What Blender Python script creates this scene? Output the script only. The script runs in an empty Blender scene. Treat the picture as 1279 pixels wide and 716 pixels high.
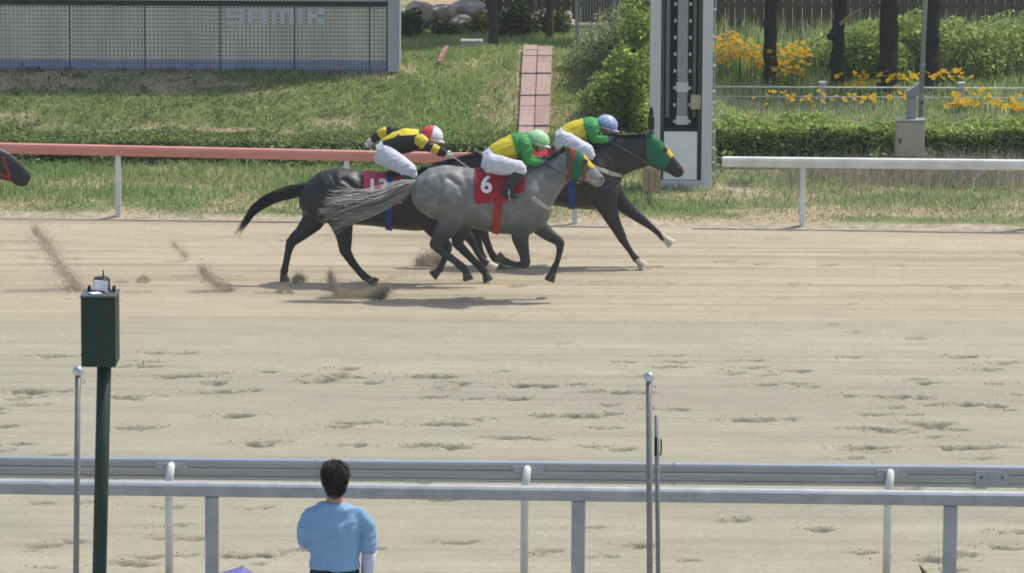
import bpy, bmesh, math, random
import numpy as np
from mathutils import Vector, Matrix
from mathutils.bvhtree import BVHTree

# ------------------------------------------------------------------ camera, light
sc = bpy.context.scene
C = sc.collection
F = 5750.0            # focal length in photograph pixels (1279 wide)
H = 8.4               # eye height above the track
PITCH = math.atan(876.0 / F)
ROLL = math.radians(0.3)
cam_d = bpy.data.cameras.new('camera')
cam = bpy.data.objects.new('camera', cam_d)
C.objects.link(cam)
cam_d.sensor_width = 36.0
cam_d.lens = 36.0 * F / 1279.0
cam_d.clip_start = 0.5
cam_d.clip_end = 6000
FWD = Vector((0, math.cos(PITCH), -math.sin(PITCH)))
UP0 = Vector((0, math.sin(PITCH), math.cos(PITCH)))
RT0 = Vector((1, 0, 0))
RT = RT0 * math.cos(ROLL) + UP0 * math.sin(ROLL)
UP = UP0 * math.cos(ROLL) - RT0 * math.sin(ROLL)
m = Matrix((RT, UP, -FWD)).transposed().to_4x4()
m.translation = (0, 0, H)
cam.matrix_world = m
sc.camera = cam

SUN_TO = Vector((0.44, 0.22, 1.0)).normalized()      # from the ground to the sun
w = bpy.data.worlds.new('World'); sc.world = w; w.use_nodes = True
nt = w.node_tree; nt.nodes.clear()
sky = nt.nodes.new('ShaderNodeTexSky'); sky.sky_type = 'NISHITA'; sky.sun_disc = False
sky.sun_elevation = math.asin(SUN_TO.z)
sky.sun_rotation = math.atan2(SUN_TO.x, SUN_TO.y)
sky.air_density = 1.3; sky.dust_density = 2.5
bg = nt.nodes.new('ShaderNodeBackground'); bg.inputs[1].default_value = 0.15
wo = nt.nodes.new('ShaderNodeOutputWorld')
nt.links.new(sky.outputs[0], bg.inputs[0]); nt.links.new(bg.outputs[0], wo.inputs[0])
sl = bpy.data.lights.new('sun', 'SUN'); sl.energy = 3.3; sl.angle = math.radians(0.53); sl.color = (1.0, 0.94, 0.82)
so = bpy.data.objects.new('sun', sl); C.objects.link(so)
so.rotation_euler = SUN_TO.to_track_quat('Z', 'Y').to_euler(); so.location = (0, 40, 60)
sc.view_settings.view_transform = 'Standard'; sc.view_settings.look = 'None'
sc.view_settings.exposure = 0.21; sc.view_settings.gamma = 1.0
sc.view_settings.use_curve_mapping = False
sc.cycles.use_denoising = True
sc.cycles.filter_width = 1.8
sc.cycles.max_bounces = 6; sc.cycles.transparent_max_bounces = 8

rng = np.random.default_rng(7)
random.seed(7)

# ------------------------------------------------------------------ projection helpers
def ray(px, py):
    return FWD + RT * ((px - 639.5) / F) + UP * ((358.0 - py) / F)
def P(px, py, Y):
    d = ray(px, py); t = Y / d.y
    return Vector((d.x * t, Y, H + d.z * t))
def G(px, py, z=0.0):
    d = ray(px, py); t = (z - H) / d.z
    return Vector((d.x * t, d.y * t, z))
def S(Y): return F / (Y * math.cos(PITCH) + 7.6 * math.sin(PITCH))   # px per metre

# ------------------------------------------------------------------ noise
def vnoise(x, y, seed=0, n=64):
    r = np.random.default_rng(seed).random((n, n))
    xi = np.floor(x).astype(int); yi = np.floor(y).astype(int)
    fx = x - xi; fy = y - yi
    fx = fx * fx * (3 - 2 * fx); fy = fy * fy * (3 - 2 * fy)
    a = r[xi % n, yi % n]; b = r[(xi + 1) % n, yi % n]; c = r[xi % n, (yi + 1) % n]; d = r[(xi + 1) % n, (yi + 1) % n]
    return (a * (1 - fx) + b * fx) * (1 - fy) + (c * (1 - fx) + d * fx) * fy
def fbm(x, y, seed=0, o=4):
    s = 0; a = 0.5
    for k in range(o):
        s = s + a * vnoise(x * 2 ** k + 17.3 * k, y * 2 ** k + 5.1 * k, seed + k); a *= 0.5
    return s

# ------------------------------------------------------------------ materials
MATS = {}
def mat(name, col, rough=0.7, spec=0.3, var=0.0, scale=8.0, bump=0.0, bscale=40.0, metal=0.0, col2=None, stretch=None, coat=0.0, sheen=0.0):
    if name in MATS: return MATS[name]
    M = bpy.data.materials.new(name); M.use_nodes = True
    n = M.node_tree.nodes; l = M.node_tree.links
    b = n['Principled BSDF']
    b.inputs['Roughness'].default_value = rough
    b.inputs['Specular IOR Level'].default_value = spec
    b.inputs['Metallic'].default_value = metal
    b.inputs['Base Color'].default_value = (*col, 1)
    if coat: b.inputs['Coat Weight'].default_value = coat
    if sheen: b.inputs['Sheen Weight'].default_value = sheen
    tc = n.new('ShaderNodeTexCoord'); vec = tc.outputs['Object']
    if stretch:
        mp = n.new('ShaderNodeMapping'); mp.inputs['Scale'].default_value = stretch
        l.new(vec, mp.inputs[0]); vec = mp.outputs[0]
    if var or col2:
        t = n.new('ShaderNodeTexNoise'); t.inputs['Scale'].default_value = scale; t.inputs['Detail'].default_value = 6; t.inputs['Roughness'].default_value = 0.6
        l.new(vec, t.inputs['Vector'])
        r = n.new('ShaderNodeValToRGB')
        r.color_ramp.elements[0].position = 0.3; r.color_ramp.elements[1].position = 0.7
        c2 = col2 if col2 else tuple(min(1, c * (1 + var)) for c in col)
        c1 = col if col2 else tuple(c * (1 - var) for c in col)
        r.color_ramp.elements[0].color = (*c1, 1); r.color_ramp.elements[1].color = (*c2, 1)
        l.new(t.outputs[0], r.inputs[0]); l.new(r.outputs[0], b.inputs['Base Color'])
    if bump:
        t2 = n.new('ShaderNodeTexNoise'); t2.inputs['Scale'].default_value = bscale; t2.inputs['Detail'].default_value = 5
        l.new(vec, t2.inputs['Vector'])
        bp = n.new('ShaderNodeBump'); bp.inputs['Strength'].default_value = bump; bp.inputs['Distance'].default_value = 0.02
        l.new(t2.outputs[0], bp.inputs['Height']); l.new(bp.outputs[0], b.inputs['Normal'])
    MATS[name] = M
    return M
def leafmat(name, trans=0.35, rough=0.6):
    M = bpy.data.materials.new(name); M.use_nodes = True
    n = M.node_tree.nodes; l = M.node_tree.links
    b = n['Principled BSDF']; b.inputs['Roughness'].default_value = rough; b.inputs['Specular IOR Level'].default_value = 0.25
    a = n.new('ShaderNodeAttribute'); a.attribute_name = 'Col'
    l.new(a.outputs['Color'], b.inputs['Base Color'])
    t = n.new('ShaderNodeBsdfTranslucent'); l.new(a.outputs['Color'], t.inputs['Color'])
    mx = n.new('ShaderNodeMixShader'); mx.inputs[0].default_value = trans
    l.new(b.outputs[0], mx.inputs[1]); l.new(t.outputs[0], mx.inputs[2]); l.new(mx.outputs[0], n['Material Output'].inputs[0])
    MATS[name] = M
    return M
def colmat(name, rough=0.7, spec=0.25, bump=0.0, bscale=60.0, stretch=None, var=0.0, vscale=30.0):
    M = bpy.data.materials.new(name); M.use_nodes = True
    n = M.node_tree.nodes; l = M.node_tree.links
    b = n['Principled BSDF']; b.inputs['Roughness'].default_value = rough; b.inputs['Specular IOR Level'].default_value = spec
    a = n.new('ShaderNodeAttribute'); a.attribute_name = 'Col'
    tc = n.new('ShaderNodeTexCoord'); vec = tc.outputs['Object']
    if stretch:
        mp = n.new('ShaderNodeMapping'); mp.inputs['Scale'].default_value = stretch
        l.new(vec, mp.inputs[0]); vec = mp.outputs[0]
    out = a.outputs['Color']
    if var:
        t = n.new('ShaderNodeTexNoise'); t.inputs['Scale'].default_value = vscale; t.inputs['Detail'].default_value = 6; t.inputs['Roughness'].default_value = 0.65
        l.new(vec, t.inputs['Vector'])
        mr = n.new('ShaderNodeMapRange'); mr.inputs[1].default_value = 0.3; mr.inputs[2].default_value = 0.7
        mr.inputs[3].default_value = 1 - var; mr.inputs[4].default_value = 1 + var
        l.new(t.outputs[0], mr.inputs[0])
        mm = n.new('ShaderNodeVectorMath'); mm.operation = 'SCALE'
        l.new(out, mm.inputs[0]); l.new(mr.outputs[0], mm.inputs['Scale']); out = mm.outputs[0]
    l.new(out, b.inputs['Base Color'])
    if bump:
        t2 = n.new('ShaderNodeTexNoise'); t2.inputs['Scale'].default_value = bscale; t2.inputs['Detail'].default_value = 5
        l.new(vec, t2.inputs['Vector'])
        bp = n.new('ShaderNodeBump'); bp.inputs['Strength'].default_value = bump; bp.inputs['Distance'].default_value = 0.02
        l.new(t2.outputs[0], bp.inputs['Height']); l.new(bp.outputs[0], b.inputs['Normal'])
    MATS[name] = M
    return M

# ------------------------------------------------------------------ mesh helpers
def meshdata(name, v, f, col=None, smooth=False):
    me = bpy.data.meshes.new(name)
    if isinstance(f, np.ndarray):
        v = np.asarray(v, dtype=np.float32); k = f.shape[1]; nf = len(f)
        me.vertices.add(len(v)); me.vertices.foreach_set('co', v.ravel())
        me.loops.add(nf * k); me.loops.foreach_set('vertex_index', f.astype(np.int32).ravel())
        me.polygons.add(nf); me.polygons.foreach_set('loop_start', np.arange(0, nf * k, k, dtype=np.int32))
        me.polygons.foreach_set('loop_total', np.full(nf, k, dtype=np.int32))
        me.update(calc_edges=True); me.validate()
    else:
        me.from_pydata([tuple(x) for x in v], [], [tuple(x) for x in f]); me.update()
    if col is not None:
        a = me.color_attributes.new('Col', 'FLOAT_COLOR', 'POINT')
        c = np.ones((len(me.vertices), 4), dtype=np.float32); c[:, :3] = np.asarray(col, dtype=np.float32)
        a.data.foreach_set('color', c.ravel())
    if smooth: me.polygons.foreach_set('use_smooth', np.ones(len(me.polygons), dtype=bool))
    return me
def link(name, me, M=None, parent=None, loc=None):
    o = bpy.data.objects.new(name, me); C.objects.link(o)
    if M is not None and me is not None:
        if isinstance(M, str): M = MATS[M]
        if not me.materials: me.materials.append(M)
    if parent is not None: o.parent = parent
    if loc is not None: o.location = loc
    return o
def tag(o, label=None, cat=None, group=None, kind=None):
    if label: o['label'] = label
    if cat: o['category'] = cat
    if group: o['group'] = group
    if kind: o['kind'] = kind
    return o
def empty(name, loc, label=None, cat=None, group=None):
    o = bpy.data.objects.new(name, None); C.objects.link(o); o.location = loc; o.empty_display_size = 0.2
    return tag(o, label, cat, group)

class MB:
    """collects faces in world space"""
    def __init__(s): s.v = []; s.f = []
    def add(s, v, f):
        b = len(s.v); s.v += [Vector(x) for x in v]; s.f += [tuple(i + b for i in q) for q in f]; return s
    def box(s, c, d, R=None, bev=0.0):
        c = Vector(c); hx, hy, hz = d[0] / 2, d[1] / 2, d[2] / 2
        bm = bmesh.new(); bmesh.ops.create_cube(bm, size=1.0, matrix=Matrix.Diagonal((d[0], d[1], d[2], 1)))
        if bev: bmesh.ops.bevel(bm, geom=bm.edges[:], offset=bev, segments=2, affect='EDGES', profile=0.5)
        bm.verts.index_update()
        vs = [(R @ v.co if R else v.co) + c for v in bm.verts]
        fs = [[v.index for v in f.verts] for f in bm.faces]; bm.free()
        return s.add(vs, fs)
    def tube(s, pts, r, n=10, cap=True, ell=None):
        pts = [Vector(p) for p in pts]; rs = r if isinstance(r, (list, tuple)) else [r] * len(pts)
        vs = []; fs = []; k = len(pts)
        up = Vector((0, 0, 1))
        for i, p in enumerate(pts):
            t = (pts[min(i + 1, k - 1)] - pts[max(i - 1, 0)]).normalized()
            if i == 0:
                u = t.cross(up) if abs(t.dot(up)) < 0.95 else t.cross(Vector((0, 1, 0)))
                u.normalize()
            else:
                u = (u - t * u.dot(t)).normalized()
            wv = t.cross(u)
            for j in range(n):
                a = 2 * math.pi * j / n
                vs.append(p + u * (rs[i] * math.cos(a)) + wv * (rs[i] * math.sin(a)))
        for i in range(k - 1):
            for j in range(n):
                fs.append((i * n + j, i * n + (j + 1) % n, (i + 1) * n + (j + 1) % n, (i + 1) * n + j))
        if cap:
            fs.append(tuple(reversed(range(n)))); fs.append(tuple((k - 1) * n + j for j in range(n)))
        return s.add(vs, fs)
    def ring(s, rings, cap=True):
        n = len(rings[0]); vs = [p for r in rings for p in r]; fs = []
        for i in range(len(rings) - 1):
            for j in range(n):
                fs.append((i * n + j, i * n + (j + 1) % n, (i + 1) * n + (j + 1) % n, (i + 1) * n + j))
        if cap:
            fs.append(tuple(reversed(range(n)))); fs.append(tuple((len(rings) - 1) * n + j for j in range(n)))
        return s.add(vs, fs)
    def ball(s, c, r, R=None, n=12, m_=8):
        c = Vector(c); r = r if isinstance(r, (tuple, list)) else (r, r, r)
        bm = bmesh.new(); bmesh.ops.create_uvsphere(bm, u_segments=n, v_segments=m_, radius=1.0)
        bm.verts.index_update()
        vs = []
        for v in bm.verts:
            q = Vector((v.co.x * r[0], v.co.y * r[1], v.co.z * r[2])); vs.append((R @ q if R else q) + c)
        fs = [[v.index for v in f.verts] for f in bm.faces]; bm.free()
        return s.add(vs, fs)
    def build(s, name, M, parent=None, origin=None, smooth=False):
        o = Vector(origin) if origin is not None else (parent_world(parent) if parent else Vector((0, 0, 0)))
        me = meshdata(name, [v - o for v in s.v], s.f, smooth=smooth)
        bm = bmesh.new(); bm.from_mesh(me); bmesh.ops.recalc_face_normals(bm, faces=bm.faces[:]); bm.to_mesh(me); bm.free()
        ob = link(name, me, M, parent)
        if parent is None: ob.location = o
        return ob
def parent_world(p):
    t = Vector((0, 0, 0))
    while p is not None: t += p.location; p = p.parent
    return t

# ------------------------------------------------------------------ palette
mat('steel_rail', (0.36, 0.385, 0.40), 0.38, 0.5, metal=0.75, col2=(0.48, 0.50, 0.52), scale=3, stretch=(.5, 6, 6))
mat('steel_post', (0.30, 0.33, 0.36), 0.5, 0.5, metal=0.4, col2=(0.42, 0.45, 0.48), scale=6)
mat('white_paint', (0.52, 0.51, 0.47), 0.45, 0.4, col2=(0.76, 0.76, 0.74), scale=2.5)
mat('red_rail', (0.52, 0.21, 0.165), 0.45, 0.4, col2=(0.63, 0.27, 0.215), scale=1.6, stretch=(1, 4, 4))
mat('tower_white', (0.58, 0.58, 0.57), 0.5, 0.3, var=0.06, scale=4)
mat('tower_dark', (0.030, 0.038, 0.034), 0.6, 0.3, var=0.2, scale=8)
mat('tower_green', (0.07, 0.10, 0.085), 0.6, 0.3)
mat('tower_grey', (0.30, 0.31, 0.30), 0.5, 0.3, var=0.1, scale=9)
mat('dark_green_box', (0.010, 0.030, 0.016), 0.55, 0.25, col2=(0.018, 0.042, 0.026), scale=5, bump=.15, bscale=60)
mat('box_lid', (0.07, 0.08, 0.08), 0.45, 0.3)
mat('black', (0.012, 0.012, 0.013), 0.5, 0.3)
mat('pole_grey', (0.20, 0.20, 0.19), 0.4, 0.5, metal=0.3, var=0.15, scale=30)
mat('ball_steel', (0.55, 0.55, 0.58), 0.22, 0.5, metal=0.9)
mat('label_white', (0.75, 0.75, 0.78), 0.5, 0.3, var=0.15, scale=40)
mat('tan_cabinet', (0.44, 0.39, 0.29), 0.5, 0.3, var=0.06, scale=6)
mat('galv', (0.27, 0.29, 0.30), 0.5, 0.4, var=0.1, scale=14, metal=0.2)
mat('wood_box', (0.36, 0.28, 0.17), 0.8, 0.2, var=0.2, scale=12, stretch=(1, 1, 6))
mat('fence_wood', (0.085, 0.077, 0.066), 0.9, 0.1, var=0.35, scale=10, stretch=(4, 4, .4), bump=.4)
mat('bark_dark', (0.030, 0.027, 0.022), 0.95, 0.1, var=0.45, scale=22, bump=0.8, bscale=30)
mat('bark_grey', (0.075, 0.065, 0.05), 0.95, 0.1, var=0.4, scale=14, bump=0.7, bscale=25)
mat('paver_pink', (0.34, 0.245, 0.215), 0.85, 0.2, var=0.14, scale=14, bump=.2)
mat('paver_dusk', (0.31, 0.22, 0.195), 0.9, 0.2, var=0.2, scale=9, bump=.3)
mat('paver_pale', (0.36, 0.265, 0.235), 0.9, 0.2, var=0.16, scale=9, bump=.3)
mat('brick_edge', (0.29, 0.18, 0.14), 0.85, 0.2, var=0.2, scale=16)
mat('concrete', (0.33, 0.33, 0.31), 0.9, 0.2, var=0.12, scale=10, bump=.3)
mat('rock', (0.40, 0.345, 0.32), 0.95, 0.2, var=0.35, scale=5, bump=.7, bscale=9)
mat('board_frame', (0.40, 0.43, 0.44), 0.45, 0.4, var=0.05, scale=4)
mat('board_dark', (0.015, 0.02, 0.02), 0.4, 0.4)
mat('letter_blue', (0.55, 0.57, 0.60), 0.5, 0.3)
mat('soil', (0.10, 0.075, 0.05), 1.0, 0.1, var=0.3, scale=6)
mat('hedge_core', (0.012, 0.018, 0.008), 1.0, 0.0)
mat('skin', (0.44, 0.26, 0.18), 0.55, 0.3, var=0.06, scale=20)
mat('hair_dark', (0.012, 0.010, 0.009), 0.8, 0.2, var=.3, scale=60)
mat('breeches', (0.60, 0.61, 0.67), 0.75, 0.2, var=0.10, scale=14, bump=1.0, bscale=13, stretch=(1, 1, 2.2))
mat('silk_yellow', (0.62, 0.50, 0.03), 0.55, 0.3, var=0.10, scale=12, bump=1.0, bscale=14)
mat('silk_green', (0.035, 0.24, 0.055), 0.55, 0.3, var=0.14, scale=12, bump=1.0, bscale=14)
mat('silk_black', (0.016, 0.015, 0.017), 0.55, 0.3, bump=.4, bscale=10)
mat('boot_black', (0.015, 0.015, 0.016), 0.3, 0.5)
mat('boot_top', (0.10, 0.10, 0.10), 0.5, 0.4)
mat('glove', (0.10, 0.10, 0.13), 0.6, 0.3)
mat('glove_white', (0.6, 0.58, 0.55), 0.6, 0.3)
mat('cap_green', (0.20, 0.48, 0.20), 0.4, 0.4, col2=(0.50, 0.78, 0.46), scale=26)
mat('cap_blue', (0.12, 0.20, 0.46), 0.4, 0.4, col2=(0.50, 0.58, 0.78), scale=30)
mat('cap_red', (0.60, 0.05, 0.06), 0.35, 0.4)
mat('cap_white', (0.72, 0.74, 0.80), 0.35, 0.4)
mat('cap_lightblue', (0.36, 0.48, 0.68), 0.35, 0.4)
mat('goggle', (0.02, 0.02, 0.025), 0.15, 0.6)
mat('cloth_red', (0.34, 0.022, 0.035), 0.75, 0.2, var=0.12, scale=14, bump=.4, bscale=14)
mat('cloth_pink', (0.48, 0.06, 0.10), 0.75, 0.2, var=0.1, scale=14)
mat('girth_red', (0.34, 0.035, 0.025), 0.7, 0.2, var=0.1, scale=14)
mat('girth_blue', (0.02, 0.06, 0.24), 0.7, 0.2, var=0.1, scale=14)
mat('hood_green', (0.015, 0.14, 0.075), 0.7, 0.25, var=0.12, scale=18, bump=.3, bscale=20)
mat('hood_yellow', (0.62, 0.44, 0.04), 0.7, 0.2)
mat('bridle_red', (0.30, 0.035, 0.02), 0.6, 0.3)
mat('leather_black', (0.02, 0.018, 0.016), 0.45, 0.4)
mat('strap_pale', (0.42, 0.38, 0.32), 0.6, 0.3)
mat('eye', (0.01, 0.008, 0.006), 0.1, 0.6)
mat('cup', (0.10, 0.045, 0.03), 0.5, 0.3)
mat('hoof_dark', (0.07, 0.06, 0.05), 0.6, 0.3, var=.2, scale=30)
mat('hoof_pale', (0.50, 0.46, 0.38), 0.6, 0.3, var=.15, scale=30)
mat('digit_white', (0.78, 0.78, 0.78), 0.6, 0.2)
mat('saddle', (0.03, 0.022, 0.018), 0.4, 0.4)
mat('shirt_blue', (0.20, 0.34, 0.52), 0.75, 0.2, var=0.06, scale=10, bump=.6, bscale=10)
mat('trouser', (0.022, 0.026, 0.026), 0.8, 0.2, var=.2, scale=12)
mat('sleeve_lilac', (0.50, 0.50, 0.64), 0.7, 0.2, var=.05, scale=12)
mat('umbrella_violet', (0.14, 0.13, 0.33), 0.6, 0.3, var=.08, scale=9)
mat('dry_leaf', (0.16, 0.10, 0.05), 0.8, 0.2, var=.2, scale=20)
leafmat('leaf', 0.48); leafmat('grass', 0.48, 0.8)

# ================================================================== SETTING
E0, E1 = G(0, 272), G(1279, 290)
def edge_y(x): return E0.y + (E1.y - E0.y) * (x - E0.x) / (E1.x - E0.x)

def sm(a, b, x):
    t = np.clip((x - a) / (b - a), 0, 1); return t * t * (3 - 2 * t)
def terrain_z(x, y):
    x = np.asarray(x, float); y = np.asarray(y, float)
    d = y - (edge_y(x) + 0.30 * (fbm(x * 1.6, y * 0.3, 11) - 0.5))
    z = -0.05 + 0.10 * sm(-0.25, 0.30, d)
    xr = sm(2.2, 3.6, x)                                         # right of the finish tower the ground stays lower
    a = np.clip(0.205 * (y - 67.3), 1e-3, None)
    top = 0.95 * (1 - xr) + 0.30 * xr
    bank = (a ** -6.0 + top ** -6.0) ** (-1 / 6.0)
    z = z + bank - .20 * (1 - xr) * sm(73.0, 75.0, y)
    mound = 0.11 * np.exp(-((x + 0.15) / 1.0) ** 4) * sm(70.0, 72.2, y) * (1 - sm(73.0, 74.6, y))
    z = z + mound
    z = z + 0.05 * (fbm(x * 0.9, y * 0.9, 21) - 0.5) * sm(0, 1, d)
    return z

# one great ground sheet to the horizon
mat('far_ground', (0.07, 0.085, 0.04), 1.0, 0.1, var=0.3, scale=0.3)
gm = MB().add([(-1000, -1000, -0.30), (1000, -1000, -0.30), (1000, 1000, -0.30), (-1000, 1000, -0.30)], [(0, 1, 2, 3)])
tag(gm.build('ground', 'far_ground'), kind='structure')

# verge and bank behind the far rail
def terrain_mat():
    M = bpy.data.materials.new('verge_soil'); M.use_nodes = True
    n = M.node_tree.nodes; l = M.node_tree.links; b = n['Principled BSDF']
    b.inputs['Roughness'].default_value = 1; b.inputs['Specular IOR Level'].default_value = 0.1
    a = n.new('ShaderNodeAttribute'); a.attribute_name = 'Col'
    tc = n.new('ShaderNodeTexCoord')
    t = n.new('ShaderNodeTexNoise'); t.inputs['Scale'].default_value = 9; t.inputs['Detail'].default_value = 8; t.inputs['Roughness'].default_value = .7
    l.new(tc.outputs['Object'], t.inputs['Vector'])
    mr = n.new('ShaderNodeMapRange'); mr.inputs[1].default_value = .3; mr.inputs[2].default_value = .7; mr.inputs[3].default_value = .6; mr.inputs[4].default_value = 1.4
    l.new(t.outputs[0], mr.inputs[0])
    v = n.new('ShaderNodeVectorMath'); v.operation = 'SCALE'; l.new(a.outputs['Color'], v.inputs[0]); l.new(mr.outputs[0], v.inputs['Scale'])
    l.new(v.outputs[0], b.inputs['Base Color'])
    bp = n.new('ShaderNodeBump'); bp.inputs['Strength'].default_value = .6; bp.inputs['Distance'].default_value = .03
    l.new(t.outputs[0], bp.inputs['Height']); l.new(bp.outputs[0], b.inputs['Normal'])
    return M
xs = np.arange(-22, 22.01, 0.16); ys = np.arange(59.0, 92.01, 0.16)
X, Y = np.meshgrid(xs, ys, indexing='ij')
Z = terrain_z(X, Y)
ni, nj = X.shape
idx = np.arange(ni * nj).reshape(ni, nj)
quads = np.stack([idx[:-1, :-1], idx[1:, :-1], idx[1:, 1:], idx[:-1, 1:]], -1).reshape(-1, 4)
dry = fbm(X * 0.8, Y * 1.2, 31)
c0 = np.array((0.16, 0.18, 0.08)); c1 = np.array((0.34, 0.27, 0.185)); c2 = np.array((0.36, 0.31, 0.235))
k = sm(0.42, 0.56, dry)[..., None]
tc_ = c0 * (1 - k) + c1 * k
dd = Y - edge_y(X)
ke = (1 - sm(0.05, 0.45, dd + 0.5 * (fbm(X * 3, Y * 3, 5) - .5)))[..., None]
tc_ = tc_ * (1 - ke) + c2 * ke
bare = np.exp(-(((X - 3.15) / 0.42) ** 2 + ((Y - 63.9) / 0.5) ** 2))[..., None]     # worn sandy patch by the tower
tc_ = tc_ * (1 - bare) + c2 * bare
me = meshdata('verge', np.stack([X, Y, Z], -1).reshape(-1, 3), quads, tc_.reshape(-1, 3), True)
verge = link('verge', me, terrain_mat()); tag(verge, kind='structure')

# ---- sand track with harrow streaks and hoof prints
def hoof_prints():
    out = []
    for i in range(330):
        y = 38.6 + 11.6 * rng.random() ** 0.85
        x = rng.uniform(-8.5, 8.5)
        if vnoise(np.array([x * 0.45]), np.array([y * 0.8]), 77)[0] < 0.40: continue
        out.append((x, y, rng.uniform(.8, 1.35), rng.uniform(.55, 1.0)))
    for i in range(46):
        out.append((rng.uniform(-8.5, 8.5), rng.uniform(50.5, 60.2), rng.uniform(.8, 1.3), rng.uniform(.25, .55)))
    # prints of the runners just behind them
    for (px, py) in ((150, 352), (110, 362), (30, 322), (170, 365), (230, 345), (330, 365), (350, 300), (90, 323), (690, 323), (640, 357), (900, 327), (950, 330), (1030, 331), (990, 355), (1250, 356), (1120, 332)):
        g = G(px, py); out.append((g.x, g.y, 1.3, .6))
    for (px, py) in ((415, 470), (525, 470), (275, 490), (440, 528), (635, 547), (540, 530), (730, 520), (320, 555), (40, 490), (160, 497), (160, 535), (930, 525), (1080, 535), (1160, 530), (1200, 560), (1080, 560), (290, 520), (220, 470), (1120, 495), (770, 490), (650, 482), (310, 694), (1160, 700), (530, 556), (1210, 505)):
        g = G(px, py); out.append((g.x, g.y, 1.5, 1.0))
        out.append((g.x + rng.uniform(.15, .3), g.y + rng.uniform(-.15, .15), 1.2, .8))
    return out
xs = np.arange(-9.6, 9.61, 0.030); ys = np.concatenate([np.arange(37.4, 50.5, 0.026), np.arange(50.5, 62.6, 0.055)])
X, Y = np.meshgrid(xs, ys, indexing='ij')
streak = (fbm(X * 0.16, Y * 3.4, 41, 4) - .47)
streak2 = (fbm(X * 0.35, Y * 9.0, 51, 3) - .44)
fine = (fbm(X * 5.0, Y * 7.0, 61, 3) - .44)
Z = 0.012 * streak + 0.013 * streak2 + 0.010 * fine + 0.02 * (fbm(X * .5, Y * .5, 71) - .47)
damp = 0.5 * sm(0.02, 0.16, streak) * sm(51, 55, Y)
PRINTS = hoof_prints()
for (hx, hy, hs, dep) in PRINTS:
    R_ = 0.75 * hs
    i0, i1 = np.searchsorted(xs, [hx - R_, hx + R_]); j0, j1 = np.searchsorted(ys, [hy - R_ * .6, hy + R_ * .6])
    if i1 - i0 < 3 or j1 - j0 < 3: continue
    sx = X[i0:i1, j0:j1] - hx; sy = Y[i0:i1, j0:j1] - hy
    wob = 1.3 * (fbm(X[i0:i1, j0:j1] * 9 + hx, Y[i0:i1, j0:j1] * 9, 81, 3) - .44)
    sy = sy + 0.16 * wob + 0.10 * sx * math.sin(hx * 9.1); sx = sx + .20 * wob
    pit = np.exp(-((sx / (.105 * hs)) ** 2 + (sy / (.062 * hs)) ** 2) ** 2.2)
    heap = np.exp(-(((sx + .15 * hs) / (.085 * hs)) ** 2 + ((sy + .01) / (.055 * hs)) ** 2)) + .8 * np.exp(-(((sx - .14 * hs) / (.07 * hs)) ** 2 + ((sy - .02) / (.06 * hs)) ** 2))
    heap = heap * (.35 + 1.3 * (fbm(X[i0:i1, j0:j1] * 11 + hx * 7, Y[i0:i1, j0:j1] * 11, 87, 2) > .36))
    blot = np.exp(-(((sx + .04 * hs) / (.19 * hs)) ** 2 + (sy / (.075 * hs)) ** 2) ** 1.5); nz = fbm(X[i0:i1, j0:j1] * 8 + hx, Y[i0:i1, j0:j1] * 13, 95, 3)
    rough = 0.6 + 0.8 * fbm(X[i0:i1, j0:j1] * 14, Y[i0:i1, j0:j1] * 14, 91, 2)
    Z[i0:i1, j0:j1] += dep * (-.075 * pit + .011 * heap * rough + .012 * blot * (rough - 1.0)) * hs
    damp[i0:i1, j0:j1] = np.maximum(damp[i0:i1, j0:j1], np.clip(dep * (pit * .9 + .9 * blot * sm(.36, .56, nz)), 0, 1))
ni, nj = X.shape
idx = np.arange(ni * nj).reshape(ni, nj)
quads = np.stack([idx[:-1, :-1], idx[1:, :-1], idx[1:, 1:], idx[:-1, 1:]], -1).reshape(-1, 4)
far_k = sm(49, 56, Y)[..., None]
s_dry = np.array((0.314, 0.293, 0.223)) * (1 - far_k) + np.array((0.374, 0.320, 0.235)) * far_k
s_damp = s_dry * np.array((0.52, 0.48, 0.42))
band = (0.86 + 0.26 * fbm(X * .12, Y * 1.3, 101, 3) + .24 * (fbm(X * .22, Y * 8.0, 103, 3) - .44) + .18 * (fbm(X * 3, Y * 4, 105, 3) - .44))[..., None]
scol = (s_dry * (1 - .75 * damp[..., None]) + s_damp * .75 * damp[..., None]) * band
me = meshdata('track', np.stack([X, Y, Z], -1).reshape(-1, 3), quads, scol.reshape(-1, 3), True)
track = link('track', me, colmat('sand', 1.0, 0.1, bump=.55, bscale=26, stretch=(.6, 1.5, 1), var=.20, vscale=30)); tag(track, kind='structure')
# loose clods turned out of the prints
tet_ = np.array([(1, 1, 1), (-1, -1, 1), (-1, 1, -1), (1, -1, -1)]) * .6; vv = []; ff = []; cc = []
for (hx, hy, hs, dep) in PRINTS:
    if hy > 52: continue
    for i in range(int(15 * dep * hs)):
        qx = hx + rng.normal(-.04, .13) * hs; qy = hy + rng.normal(0, .07) * hs
        if not (-9.4 < qx < 9.4): continue
        zi = Z[np.searchsorted(xs, qx) - 1, min(np.searchsorted(ys, qy), len(ys) - 1) - 1]; r_ = .004 + .008 * rng.random() ** 2; b = len(vv)
        vv += list(np.array([qx, qy, zi + r_ * .4]) + tet_ * r_ * rng.uniform(.7, 1.4, (4, 1))); ff += [(b, b + 1, b + 2), (b, b + 2, b + 3), (b, b + 3, b + 1), (b + 1, b + 3, b + 2)]
        cc += [np.array((.25, .215, .16)) * rng.uniform(.6, 1.2)] * 4
colmat('clod', 1.0, .1)
tag(link('sand_clods', meshdata('sand_clods', np.array(vv), np.array(ff), np.array(cc)), 'clod'), 'small clods of sand turned out of the hoof prints', 'sand', kind='stuff')
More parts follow.
